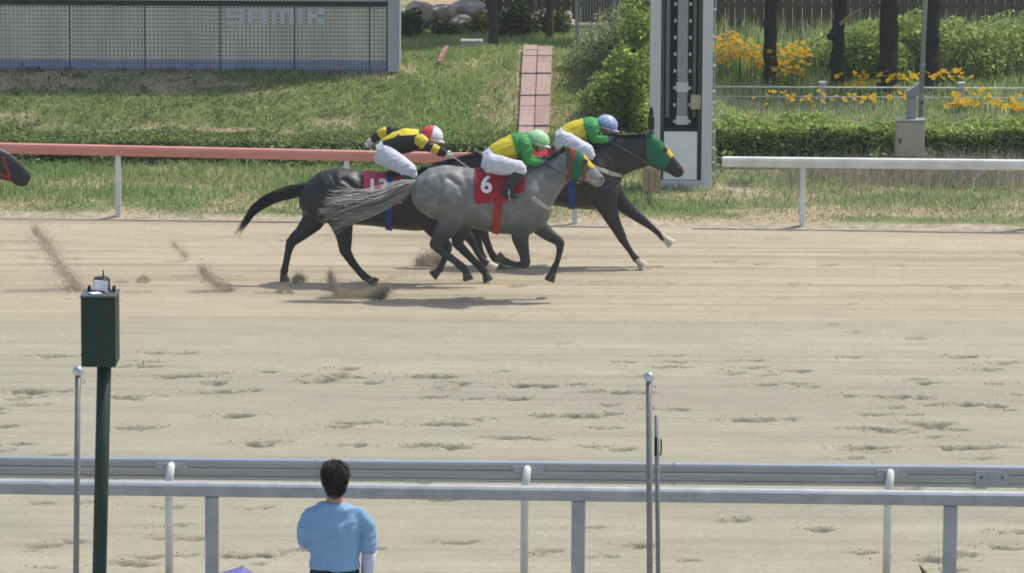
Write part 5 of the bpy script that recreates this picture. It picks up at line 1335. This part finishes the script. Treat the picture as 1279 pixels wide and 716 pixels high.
def hand_parts(mb, wrist, fwd, down, side, r=.085):
    """palm with four fingers curled round a rein and a thumb at the side"""
    f = fwd.normalized(); dn = down.normalized(); sd = side.normalized()
    palm_ = wrist + f * r * .55
    mb.ball(palm_, (r * .55, r * .30, r * .45), Matrix((f, sd, dn)).transposed(), 10, 8)
    for i, ln in enumerate((.92, 1.0, .95, .75)):
        b = palm_ + f * r * .40 + dn * r * (-.33 + .22 * i); k = ln * r
        mb.tube([b, b + f * k * .35 + sd * k * .12, b + f * k * .38 + sd * k * .45, b + f * k * .05 + sd * k * .50], [.0095, .009, .0085, .007], 6)
    b = wrist + f * r * .3 - dn * r * .34
    mb.tube([b, b + f * r * .3 - dn * r * .16 + sd * r * .2, b + f * r * .62 - dn * r * .02 + sd * r * .34], [.011, .010, .008], 6)

def jockey(Yc, j, label, cap_fn, jersey_m, yoke_m, sleeve_fn, glove_m, extra=None):
    sc_ = S(Yc); body = MB()
    T = j['torso']
    loft_AB(body, Yc, T, 18)
    loft_C(body, Yc, j['neck'], 12)
    hc = P(*j['head'], Yc); fwd = Vector((math.cos(j['look']), -.05, math.sin(j['look']))); R_ = .098
    f, u, s = head_parts(body, hc, fwd, Vector((-math.sin(j['look']), 0, math.cos(j['look']))), R_)
    for sd in (-1, 1):
        loft_C(body, Yc, [(x, y, r * .93, w_ * .93, sd * o) for (x, y, r, w_, o) in j['thigh']], 14)
        loft_C(body, Yc, [(x, y, r * .93, w_ * .93, sd * o) for (x, y, r, w_, o) in j['shin']], 12)
        loft_C(body, Yc, [(x, y, r * .9, w_ * .9, sd * o) for (x, y, r, w_, o) in j['foot']], 10)
        arm = j['arm_near'] if sd < 0 else j['arm_far']
        loft_C(body, Yc, [(x, y, r * .92, w_ * .92, sd * o) for (x, y, r, w_, o) in arm], 12)
        a1, a2 = arm[-2], arm[-1]; p1 = P(a1[0], a1[1], Yc + sd * a1[4]); p2 = P(a2[0], a2[1], Yc + sd * a2[4])
        fw = (p2 - p1).normalized(); dn = Vector((0, 0, -1)) - fw * Vector((0, 0, -1)).dot(fw)
        if dn.length < .1: dn = Vector((-1, 0, 0))
        hand_parts(body, p2 - fw * .01, fw, dn, Vector((0, -sd, 0)))
    org = Vector((P(T[0][0], T[0][3], Yc).x, Yc, P(T[0][0], T[0][3], Yc).z))
    per = finish(remesh(body, .009, 3), 'person', 'skin', org)
    tag(per, label, 'person', 'jockeys riding in the finish')
    k = 1.0 / sc_
    # breeches
    b = MB(); t0, t1 = T[0], T[1]
    def inf(st, g): return [(s_[0], s_[1] - g, s_[2], s_[3] + g, s_[4] + g / sc_) for s_ in st]
    loft_AB(b, Yc, inf([(t0[0] - 1.5, t0[1] + 1, t0[2] - 2, t0[3], t0[4])] + T[:2], 1.6), 18)
    for sd in (-1, 1):
        loft_C(b, Yc, [(x, y, r + .9, w_ + .010, sd * o) for (x, y, r, w_, o) in j['thigh']], 16)
        sh = j['shin'][:2]; loft_C(b, Yc, [(x, y, r + .9, w_ + .010, sd * o) for (x, y, r, w_, o) in [sh[0], tuple((sh[0][i] * .6 + sh[1][i] * .4) for i in range(5))]], 12)
    finish(wrinkle(remesh(b, .011, 4), .007, 8, 1), 'breeches', 'breeches', org, per)
    # jersey and yoke
    b = MB(); loft_AB(b, Yc, inf(T[1:], 1.7), 20); jer = finish(wrinkle(remesh(b, .011, 4), .009, 8, 2), 'jersey', jersey_m, org, per)
    if yoke_m:
        b = MB(); loft_AB(b, Yc, inf(T[-3:], 3.3), 20); finish(wrinkle(remesh(b, .011, 4), .007, 8, 2), 'yoke', yoke_m, org, jer)
    # sleeves
    for sd in (-1, 1):
        arm = j['arm_near'] if sd < 0 else j['arm_far']; nseg = len(arm)
        for (i0, i1, M) in sleeve_fn(nseg):
            b = MB(); loft_C(b, Yc, [(x, y, r + 1.0, w_ + .010, sd * o) for (x, y, r, w_, o) in arm[i0:i1]], 14)
            finish(wrinkle(remesh(b, .010, 3), .008, 11, 4), 'sleeve', M, org, per)
        b = MB(); a1, a2 = arm[-2], arm[-1]; p1 = P(a1[0], a1[1], Yc + sd * a1[4]); p2 = P(a2[0], a2[1], Yc + sd * a2[4]); fw = (p2 - p1).normalized(); dn = Vector((0, 0, -1)) - fw * Vector((0, 0, -1)).dot(fw)
        if dn.length < .1: dn = Vector((-1, 0, 0))
        hand_parts(b, p2 - fw * .01, fw, dn, Vector((0, -sd, 0)), .092); b.ball(p2, (.04, .035, .04), n=10, m_=8)
        finish(remesh(b, .007, 2), 'glove', glove_m, org, per)
        # boots
        b = MB(); sh = j['shin']; ft = j['foot']
        st = [tuple(sh[0][i] * .62 + sh[1][i] * .38 for i in range(5))] + sh[1:]
        loft_C(b, Yc, [(x, y, r + 1.0, w_ + .011, sd * o) for (x, y, r, w_, o) in st], 14)
        loft_C(b, Yc, [(x, y, r + .8, w_ + .009, sd * o) for (x, y, r, w_, o) in ft], 12)
        finish(remesh(b, .010, 3), 'boot', 'boot_black', org, per)
        # stirrup
        tx, ty = ft[1][0], ft[1][1]; o_ = sd * ft[1][4]; c = P(tx, ty, Yc + o_)
        b = MB(); b.tube([c + Vector((.065 * math.cos(a) * .2, .062 * math.cos(a), .065 * math.sin(a) + .02)) for a in np.linspace(-2.3, math.pi + 2.3 - math.pi * 0 - .0, 15)], .007, 6, cap=True)
        b.box(c + Vector((0, 0, -.045)), (.03, .10, .014), bev=.003); b.build('stirrup', 'ball_steel', per)
    # helmet
    cap_fn(per, hc, f, u, s, R_)
    for q in (-1, 1):
        b = MB(); b.ball(hc + f * R_ * .86 + s * q * R_ * .36 + u * R_ * .05, (.016, .016, .012), n=10, m_=8); b.build('eye', 'eye', per)
    b = MB(); b.ball(hc + f * R_ * .70 + u * R_ * .10, (R_ * .38, R_ * .72, R_ * .24), Matrix((f, s, u)).transposed(), 14, 10); b.build('goggles', 'goggle', per, smooth=True)
    return per
def dome(c, f, u, s, R_, a0, a1, scale=1.0, low=-.42, n=22, m_=10):
    """part of a helmet shell between two azimuths"""
    vs = []; fs = []
    for i in range(m_ + 1):
        el = math.pi / 2 * (1 - i / m_) + low * i / m_
        for k in range(n + 1):
            a = a0 + (a1 - a0) * k / n
            d = f * math.cos(el) * math.cos(a) * 1.20 + s * math.cos(el) * math.sin(a) * 1.02 + u * math.sin(el) * 1.08
            vs.append(c + u * R_ * .22 + d * R_ * 1.19 * scale)
    for i in range(m_):
        for k in range(n): fs.append((i * (n + 1) + k, i * (n + 1) + k + 1, (i + 1) * (n + 1) + k + 1, (i + 1) * (n + 1) + k))
    return vs, fs
def cap(main, quarters=None, peak='cap_white', band=None):
    def fn(per, c, f, u, s, R_):
        q = quarters or [main]; k = len(q)
        hel = None
        for i, M in enumerate(q):
            mb = MB(); v, fa = dome(c, f, u, s, R_, 2 * math.pi * i / k, 2 * math.pi * (i + 1) / k); mb.add(v, fa)
            o = mb.build('helmet' if i == 0 else 'cap_panel', M, per if i == 0 else hel, smooth=True)
            so_ = o.modifiers.new('t', 'SOLIDIFY'); so_.thickness = .008; so_.offset = -1
            if i == 0: hel = o
        vs = []; fs = []
        for kx in range(13):
            a = -1.0 + 2.0 * kx / 12
            d = f * math.cos(a) * 1.30 + s * math.sin(a) * 1.12
            vs += [c + u * R_ * .10 + d * R_ * 1.04, c - u * R_ * .06 + d * R_ * (1.04 + .36 * math.cos(a * 1.4))]
        for kx in range(12): fs.append((2 * kx, 2 * kx + 2, 2 * kx + 3, 2 * kx + 1))
        mb = MB(); mb.add(vs, fs); o = mb.build('peak', peak, hel, smooth=True); so_ = o.modifiers.new('t', 'SOLIDIFY'); so_.thickness = .006
        mb = MB(); mb.tube([c + (f * math.cos(a) * 1.24 + s * math.sin(a) * 1.06) * R_ * 1.09 + u * R_ * .16 for a in np.linspace(-math.pi, math.pi, 29)], .008, 6, cap=False)
        mb.build('helmet_band', band or 'black', hel)
        mb = MB(); mb.ball(c + u * R_ * 1.42, .010, n=8, m_=6); mb.build('button', peak, hel)
        mb = MB(); mb.tube([c + s * R_ * .86 + u * R_ * .2 + f * R_ * .1, c + s * R_ * .6 - u * R_ * .9 + f * R_ * .35, c - u * R_ * 1.05 + f * R_ * .45, c - s * R_ * .6 - u * R_ * .9 + f * R_ * .35, c - s * R_ * .86 + u * R_ * .2 + f * R_ * .1], .007, 5); mb.build('chin_strap', 'black', hel)
    return fn
plain = lambda M: (lambda n: [(0, n, M)])
def hoops(n): return [(0, 2, 'silk_yellow'), (1, 3, 'silk_black'), (2, 4, 'silk_yellow')] if n == 4 else [(i, i + 2, ('silk_yellow', 'silk_black')[i % 2]) for i in range(n - 1)]

j6 = dict(torso=[(603, 192, 618, 214, .155), (611, 184.5, 627, 203, .145), (624, 176, 636, 199, .15), (639, 170, 648, 195, .175), (652, 168.5, 660, 189, .185), (659, 170, 664, 181, .10)],
  neck=[(655, 176, 6, .06), (664, 178, 5, .052), (669, 178, 5, .05)], head=(671, 177.5), look=-.35,
  thigh=[(609, 203, 12.8, .105, .10), (622, 206, 11.2, .10, .18), (637, 209, 9.4, .085, .28), (650, 210.5, 8.5, .068, .335)],
  shin=[(650, 211, 8.2, .062, .335), (645, 222, 6.3, .055, .345), (637, 232, 5.2, .047, .35), (633, 238, 4.6, .042, .35)],
  foot=[(630, 240, 4.5, .04, .35), (637, 243, 4.2, .042, .355), (644, 245, 3.2, .038, .36)],
  arm_near=[(654, 177, 7.5, .065, .17), (658, 189, 6, .055, .20), (658, 201, 5.2, .048, .20), (668, 203.5, 4.3, .04, .15), (675, 203, 3.5, .034, .10)],
  arm_far=[(654, 177, 7.5, .065, .17), (660, 188, 6, .055, .20), (661, 198, 5.2, .048, .20), (670, 201, 4.3, .04, .15), (677, 200, 3.5, .034, .10)])
jockey(Y6, j6, 'jockey in yellow jersey and light green cap crouching on the grey horse', cap('cap_green', band='silk_green'), 'silk_yellow', 'silk_green', plain('silk_green'), 'glove')

j13 = dict(torso=[(470, 183, 486, 205, .155), (477, 176.5, 492, 195, .145), (490, 167.5, 500, 191, .15), (506, 163, 512, 189, .175), (521, 164, 526, 186, .185), (529, 167, 532, 178, .10)],
  neck=[(523, 172, 6, .06), (531, 173, 5, .052), (536, 173, 5, .05)], head=(538.5, 172), look=-.30,
  thigh=[(477, 193, 13.2, .105, .10), (489, 199, 11.8, .10, .18), (502, 207, 10, .085, .28), (513, 214, 8.8, .068, .335)],
  shin=[(513, 215, 8.2, .062, .335), (508, 227, 6.3, .055, .345), (500, 237, 5.2, .047, .35), (496, 243, 4.6, .042, .35)],
  foot=[(493, 245, 4.5, .04, .35), (500, 248, 4.2, .042, .355), (507, 250, 3.2, .038, .36)],
  arm_near=[(523, 174, 7, .065, .17), (531, 180.5, 6.3, .055, .20), (539, 185, 5.4, .05, .20), (547, 188.5, 4.8, .045, .17), (556, 192, 3.8, .036, .12)],
  arm_far=[(517, 172, 7, .065, .17), (501, 166.5, 6, .055, .26), (483, 164.5, 5.4, .05, .30), (473, 169, 4.6, .042, .30), (466, 175, 3.6, .034, .28)])
p13 = jockey(Y13, j13, 'jockey in black jersey with yellow hoops, one arm swung back', cap('cap_red', ['cap_white', 'cap_red', 'cap_red', 'cap_lightblue'], peak='cap_white', band='cap_red'), 'silk_black', None, hoops, 'glove_white')
# yellow back stripe and whip
jer = [c for c in p13.children if c.name.startswith('jersey')][0]
shell(jer, [(474, 176), (488, 164), (506, 159.5), (523, 160.5), (524, 167), (506, 166.5), (491, 171), (480, 181)], Y13, .004, 'back_stripe', 'silk_yellow', jer, .004) if False else None
shell(jer, [(473, 178), (492, 160), (500, 158), (500, 168.5), (492, 171), (480, 180)], Y13, .005, 'back_stripe', 'silk_yellow', jer, .004)
shell(jer, [(499, 158), (523, 160), (523, 166.5), (499, 168.5)], Y13, .005, 'back_stripe', 'silk_yellow', jer, .004)
a = P(553, 191, Y13 - .14); b = P(581, 192.5, Y13 - .2)
mb = MB(); mb.tube([a, a.lerp(b, .5) + Vector((0, 0, .01)), b], [.008, .006, .004], 6)
o = mb.build('whip', 'strap_pale', smooth=True, origin=tuple(a)); tag(o, 'thin pale whip in the forward hand of the black and yellow jockey', 'whip')

jA = dict(torso=[(694, 166, 708, 187, .155), (701, 160.5, 717, 178, .145), (713, 154, 724, 177, .15), (728, 150, 734, 174, .175), (740, 149.5, 745, 170, .185), (747, 152, 750, 162, .10)],
  neck=[(742, 157, 6, .06), (750, 158.5, 5, .052), (755, 158, 5, .05)], head=(757, 158), look=-.35,
  thigh=[(700, 176, 12.8, .105, .10), (711, 179, 11.2, .10, .18), (724, 185, 9.4, .085, .28), (735, 190, 8.5, .068, .335)],
  shin=[(735, 191, 8.2, .062, .335), (729, 203, 6.3, .055, .345), (722, 212, 5.2, .047, .35), (718, 218, 4.6, .042, .35)],
  foot=[(715, 220, 4.5, .04, .35), (722, 223, 4.2, .042, .355), (729, 225, 3.2, .038, .36)],
  arm_near=[(739, 157, 7.5, .065, .17), (741, 166, 6, .055, .20), (743, 174, 5.2, .048, .20), (752, 175, 4.3, .04, .15), (759, 174, 3.5, .034, .10)],
  arm_far=[(739, 157, 7.5, .065, .17), (743, 165, 6, .055, .20), (746, 172, 5.2, .048, .20), (755, 173, 4.3, .04, .15), (761, 172, 3.5, .034, .10)])
jockey(YA, jA, 'jockey in yellow jersey and blue cap on the leading dark horse', cap('cap_blue', peak='cap_lightblue'), 'silk_yellow', 'silk_green', plain('silk_green'), 'glove')

# ------------------------------------------------------------------ spectator seen from behind at the lower edge
Yv = 29.6
hx = P(418, 600, Yv).x; ht = P(418, 579.5, Yv).z
def spectator():
    z0 = TERR; Hh = ht - z0; k = Hh / 1.72
    def q(x, y, z): return Vector((hx + x * k, Yv + y * k, z0 + z * k))
    def lim(mb, pts, n=14):       # (x, y, z, rx, ry)
        rings = []
        for (x, y, z, rx, ry) in pts: rings.append([q(x, y, z) + Vector((rx * k * math.cos(2 * math.pi * i / n), ry * k * math.sin(2 * math.pi * i / n), 0)) for i in range(n)])
        mb.ring(rings)
    torso = [(0, 0, .84, .13, .10), (0, 0, .95, .165, .115), (0, 0, 1.05, .15, .105), (0, .005, 1.18, .16, .11), (0, .01, 1.30, .185, .115), (0, .01, 1.37, .18, .10), (0, .0, 1.425, .11, .075), (0, .005, 1.47, .056, .056)]
    b = MB(); lim(b, torso, 20); lim(b, [(0, .0, 1.44, .06, .06), (0, .015, 1.52, .055, .058)])
    f, u, s = head_parts(b, q(0, .03, 1.605), Vector((-.15, 1, -.12)), Vector((0, 0, 1)), .108 * k)
    legs_ = [[(sx * .09, 0, .92, .095, .105), (sx * .095, .0, .70, .078, .085), (sx * .10, .01, .50, .058, .062), (sx * .10, -.005, .30, .052, .056), (sx * .10, 0, .10, .04, .044), (sx * .10, 0, .04, .04, .05)] for sx in (-1, 1)]
    for L in legs_: lim(b, list(reversed(L)))
    for sx in (-1, 1): b.ball(q(sx * .11, .06, .035), (.045 * k, .13 * k, .035 * k))
    armR = [(.165, .0, 1.37, .05, .05), (.225, -.005, 1.30, .046, .046), (.235, -.01, 1.12, .040, .042), (.225, .02, 1.02, .036, .038), (.215, .06, .88, .030, .032), (.212, .075, .82, .026, .028)]
    armL = [(-.165, .0, 1.37, .05, .05), (-.205, .01, 1.30, .046, .046), (-.20, .05, 1.16, .040, .042), (-.16, .14, 1.12, .036, .038), (-.08, .22, 1.14, .028, .028), (-.05, .25, 1.15, .026, .026)]
    lim(b, list(reversed(armR)))
    b.tube([q(*a[:3]) for a in armL], [a[3] * k for a in armL], 12)
    hand_parts(b, q(.212, .075, .82), Vector((0, .2, -1)), Vector((0, 1, 0)), Vector((-1, 0, 0)), .09); hand_parts(b, q(-.05, .25, 1.15), Vector((1, .5, 0)), Vector((0, 0, -1)), Vector((0, -1, 0)), .09)
    org = Vector((hx, Yv, z0))
    per = finish(remesh(b, .012, 3), 'person', 'skin', org); tag(per, 'dark haired spectator in a light blue shirt seen from behind at the bottom edge', 'person')
    g = .012
    def wrap(pts): return [(x, y, z, rx + g, ry + g) for (x, y, z, rx, ry) in pts]
    # shirt with short sleeves, crumpled at the hem
    m2 = MB(); n = 40; rings = []
    for (x, y, z, rx, ry) in wrap([(0, 0, 1.0, .160, .115), (0, 0, 1.03, .158, .112)] + torso[2:6] + [(0, 0, 1.425, .12, .085), (0, 0, 1.45, .075, .068)]):
        rings.append([q(x, y, z) + Vector(((rx * k) * math.cos(2 * math.pi * i / n) * (1 + .02 * math.sin(i * 2.3 + z * 20)), ry * k * math.sin(2 * math.pi * i / n) * (1 + .05 * math.sin(i * 1.9 + z * 14)), 0)) for i in range(n)])
    m2.ring(rings)
    for arm in (armR, armL): m2.tube([q(arm[0][0] * .55, 0, 1.385)] + [q(*a[:3]) for a in arm[:3]], [.05 * k] + [(a[3] + g_) * k for a, g_ in zip(arm[:3], (.002, .006, .011))], 16)
    sh = finish(wrinkle(remesh(m2, .010, 4), .010, 6, 5), 'shirt', 'shirt_blue', org, per)
    for arm in (armR, armL):
        m2 = MB(); m2.tube([q(*a[:3]) for a in arm[2:]], [(a[3] + .010) * k for a in arm[2:]], 16); m2.build('arm_cover', 'sleeve_lilac', per, smooth=True)
    m2 = MB(); lim(m2, wrap([(0, 0, .80, .14, .115)] + torso[1:2] + [(0, 0, 1.02, .150, .104)]), 24)
    for L in legs_: lim(m2, list(reversed(wrap(L[:-1]))), 16)
    finish(remesh(m2, .014, 3), 'trousers', 'trouser', org, per)
    m2 = MB(); c = q(0, .03, 1.605); R_ = .108 * k
    m2.ball(c + u * R_ * .28 - f * R_ * .10, (R_ * 1.11, R_ * .90, R_ * 1.02), Matrix((f, s, u)).transposed(), 24, 16); m2.ball(c - f * R_ * .38 - u * R_ * .25, (R_ * .74, R_ * .74, R_ * .74), Matrix((f, s, u)).transposed(), 20, 12)
    hr = finish(remesh(m2, .012, 4), 'hair', 'hair_dark', org, per); ps = []
    for i in rng.integers(0, len(hr.data.vertices), 900):
        v = hr.data.vertices[int(i)]; p = v.co + org; dn = (Vector((rng.normal(0, .12), rng.normal(0, .12) - .2, -.9)) - v.normal * Vector((0, 0, -.9)).dot(v.normal)).normalized()
        ps.append(([p - v.normal * .004, p + dn * .02 + v.normal * .004, p + dn * rng.uniform(.03, .055) + v.normal * rng.uniform(-.003, .004)], tuple(np.ones(3) * rng.uniform(.006, .022))))
    o = hairs('hair_strands', ps, 'horse_hair', hr, w0=.0035, seg=5)
    for sx in (-1, 1):
        m2 = MB(); m2.ball(q(sx * .11, .06, .045), (.052 * k, .145 * k, .046 * k)); m2.build('shoe', 'boot_black', per, smooth=True)
        m2 = MB(); m2.ball(c + f * R_ * .88 + s * sx * R_ * .36 + u * R_ * .05, .013, n=8, m_=6); m2.build('eye', 'eye', per)
spectator()

# open violet umbrella standing on the terrace, only its tip in the picture
Yu = 30.6; ap = P(303, 707, Yu)
root = empty('umbrella', (ap.x, Yu, TERR), 'violet umbrella whose tip just shows at the bottom edge', 'umbrella')
n = 8; mb = MB(); vs = [ap]; fs = []; tilt = Matrix.Rotation(.12, 3, 'Y')
for ringi, (r_, dz) in enumerate(((.16, -.075), (.32, -.19), (.46, -.36))):
    for i in range(n * 2):
        a = math.pi * i / n; rr = r_ * (1.0 if i % 2 == 0 else .93); vs.append(ap + tilt @ Vector((rr * math.cos(a), rr * math.sin(a), dz - (0 if i % 2 == 0 else -.01 * ringi))))
for i in range(16):
    fs.append((0, 1 + i, 1 + (i + 1) % 16))
    for r_ in range(2): fs.append((1 + r_ * 16 + i, 1 + (r_ + 1) * 16 + i, 1 + (r_ + 1) * 16 + (i + 1) % 16, 1 + r_ * 16 + (i + 1) % 16))
mb.add(vs, fs); o = mb.build('canopy', 'umbrella_violet', root); so_ = o.modifiers.new('t', 'SOLIDIFY'); so_.thickness = .002
mb = MB(); e = ap + tilt @ Vector((0, 0, -(ap.z - TERR) + .03)); mb.tube([ap + Vector((0, 0, .0)), e], .007, 8); mb.build('shaft', 'black', root)
mb = MB(); mb.tube([e + Vector((.045 * (1 - math.cos(t_)), 0, -.03 * math.sin(t_) + .005)) for t_ in np.linspace(0, math.pi, 9)], .009, 8); mb.build('handle', 'black', root)

# ------------------------------------------------------------------ kicked-up sand
def dust_mat():
    M = bpy.data.materials.new('dust'); M.use_nodes = True; n = M.node_tree.nodes; l = M.node_tree.links; n.remove(n['Principled BSDF'])
    v = n.new('ShaderNodeVolumePrincipled'); v.inputs['Color'].default_value = (.86, .76, .62, 1); v.inputs['Anisotropy'].default_value = .3
    tc = n.new('ShaderNodeTexCoord'); t = n.new('ShaderNodeTexNoise'); t.inputs['Scale'].default_value = 9; t.inputs['Detail'].default_value = 4; l.new(tc.outputs['Object'], t.inputs['Vector'])
    mr = n.new('ShaderNodeMapRange'); mr.inputs[1].default_value = .42; mr.inputs[2].default_value = .72; mr.inputs[3].default_value = 0; mr.inputs[4].default_value = 4.5; l.new(t.outputs[0], mr.inputs[0])
    l.new(mr.outputs[0], v.inputs['Density']); l.new(v.outputs[0], n['Material Output'].inputs['Volume']); M.cycles.volume_step_rate = 1.0
    return M
MATS['dust'] = dust_mat()
def spray(name, path, n, Yc, label, size=(.0018, .0065), zmin=0.0, ysp=.12, dark=.86):
    n = int(n * 3.4)
    """grains and clods thrown up by a hoof: path of (px, py, spread px)"""
    k = len(path) - 1; vs = []; fs = []; cl = []
    tet = np.array([(1, 1, 1), (-1, -1, 1), (-1, 1, -1), (1, -1, -1)]) * .7
    oc = np.array([(1, 0, 0), (-1, 0, 0), (0, 1, 0), (0, -1, 0), (0, 0, 1), (0, 0, -1)]); of = [(0, 2, 4), (2, 1, 4), (1, 3, 4), (3, 0, 4), (2, 0, 5), (1, 2, 5), (3, 1, 5), (0, 3, 5)]
    for i in range(n):
        t = rng.uniform(0, k - 1e-3); a = int(t); f = t - a
        x, y, s_ = (path[a][q] * (1 - f) + path[a + 1][q] * f for q in range(3))
        q_ = np.clip(rng.standard_t(2.6, 2), -5, 5) * .48; p = np.array(P(x + q_[0] * s_, y + q_[1] * s_, Yc + rng.normal(0, ysp * s_ / 8)))
        if p[2] < zmin: p[2] = abs(rng.normal(0, .01))
        r = size[0] + (size[1] - size[0]) * rng.random() ** 3
        b = len(vs); vs += list(p + tet * r * rng.uniform(.6, 1.3, (4, 1))); fs += [(b, b + 1, b + 2), (b, b + 2, b + 3), (b, b + 3, b + 1), (b + 1, b + 3, b + 2)]
        c = np.array((.42, .35, .265)) * dark * rng.uniform(.75, 1.25); cl += [c] * 4
    o0 = np.array(G(path[-1][0], path[-1][1])); o0[2] = 0
    ob = link(name, meshdata(name, np.array(vs) - o0, np.array(fs), np.array(cl)), 'clod', loc=tuple(o0))
    db = MB(); sc_ = S(Yc); db.tube([P(x, y, Yc) for (x, y, q) in path], [max(.03, q * .95 / sc_) for (x, y, q) in path], 12)
    du = db.build('dust', 'dust', ob, origin=tuple(o0)); du['kind'] = 'stuff'
    return tag(ob, label, 'sand', 'sand kicked up by hooves', 'stuff')
Yd = G(95, 362).y
spray('kicked_sand', [(42, 284, 6), (58, 305, 9), (74, 332, 10), (90, 352, 10), (98, 361, 12)], 2600, Yd, 'tall slanting plume of sand at the far left behind the signal box')
spray('kicked_sand', [(250, 334, 5), (260, 346, 8), (275, 357, 9), (292, 363, 5)], 1500, G(280, 364).y, 'short slanting puff of sand left of the black horse')
spray('kicked_sand', [(412, 341, 4), (415, 354, 6), (422, 365, 7), (440, 369, 7), (460, 366, 7), (484, 360, 7)], 3200, G(450, 372).y, 'curling spray of sand under the black horse near hind hoof')
spray('kicked_sand', [(484, 360, 5), (476, 367, 6), (462, 371, 5)], 1600, G(450, 372).y, 'low heap of flying sand ahead of the black horse near hind hoof')
spray('kicked_sand', [(521, 327, 4), (531, 325, 8), (541, 321, 9), (549, 323, 8), (551, 330, 4)], 2600, G(540, 332).y, 'rounded burst of sand behind the grey horse hock')
spray('kicked_sand', [(366, 350, 3), (373, 345, 5), (380, 350, 3)], 700, G(370, 353).y, 'small burst of sand right of the black horse far hind hoof')
spray('kicked_sand', [(622, 333, 4), (634, 328, 5), (646, 332, 3)], 900, G(634, 336).y, 'burst of sand under the folded foreleg of the grey horse')
spray('kicked_sand', [(215, 303, 3), (225, 313, 5), (234, 322, 4)], 350, G(225, 326).y, 'faint scatter of sand grains high at the left', size=(.002, .005))
spray('kicked_sand', [(172, 350, 2), (180, 346, 4), (186, 351, 2)], 260, G(180, 353).y, 'tiny puff of sand right of the signal box', size=(.002, .006))
spray('kicked_sand', [(345, 365, 2), (355, 361, 4), (366, 366, 2)], 350, G(355, 367).y, 'tiny puff of sand left of the curling spray', size=(.002, .006))

# a curled dry leaf blade standing at the terrace edge
Yl = 33.0; t = P(1148, 705.5, Yl)
mb = MB(); pts = [Vector((t.x + .07, Yl, TERR)), Vector((t.x + .065, Yl, t.z - .16)), Vector((t.x + .04, Yl, t.z - .06)), t]
mb.tube(pts, [.008, .018, .02, .003], 6); root = empty('potted_plant', (t.x + .07, Yl, TERR), 'brown curled leaf tip poking up at the bottom edge on the right', 'plant')
mb.build('leaf', 'dry_leaf', root)
mb = MB(); mb.tube([(t.x + .07, Yl, TERR), (t.x + .07, Yl, TERR + .08)], [.06, .07], 14); mb.build('pot', 'brick_edge', root)

# ------------------------------------------------------------------ summer haze over the course
hz = MB(); hz.box((0, 0, 4.35), (2040, 2040, 11.3))
M = bpy.data.materials.new('haze'); M.use_nodes = True; n_ = M.node_tree.nodes; n_.remove(n_['Principled BSDF'])
v_ = n_.new('ShaderNodeVolumePrincipled'); v_.inputs['Color'].default_value = (.95, .96, .97, 1); v_.inputs['Density'].default_value = .0005; v_.inputs['Anisotropy'].default_value = .2
M.node_tree.links.new(v_.outputs[0], n_['Material Output'].inputs['Volume'])
tag(hz.build('haze', M), 'pale summer haze hanging over the course', 'haze', kind='stuff')
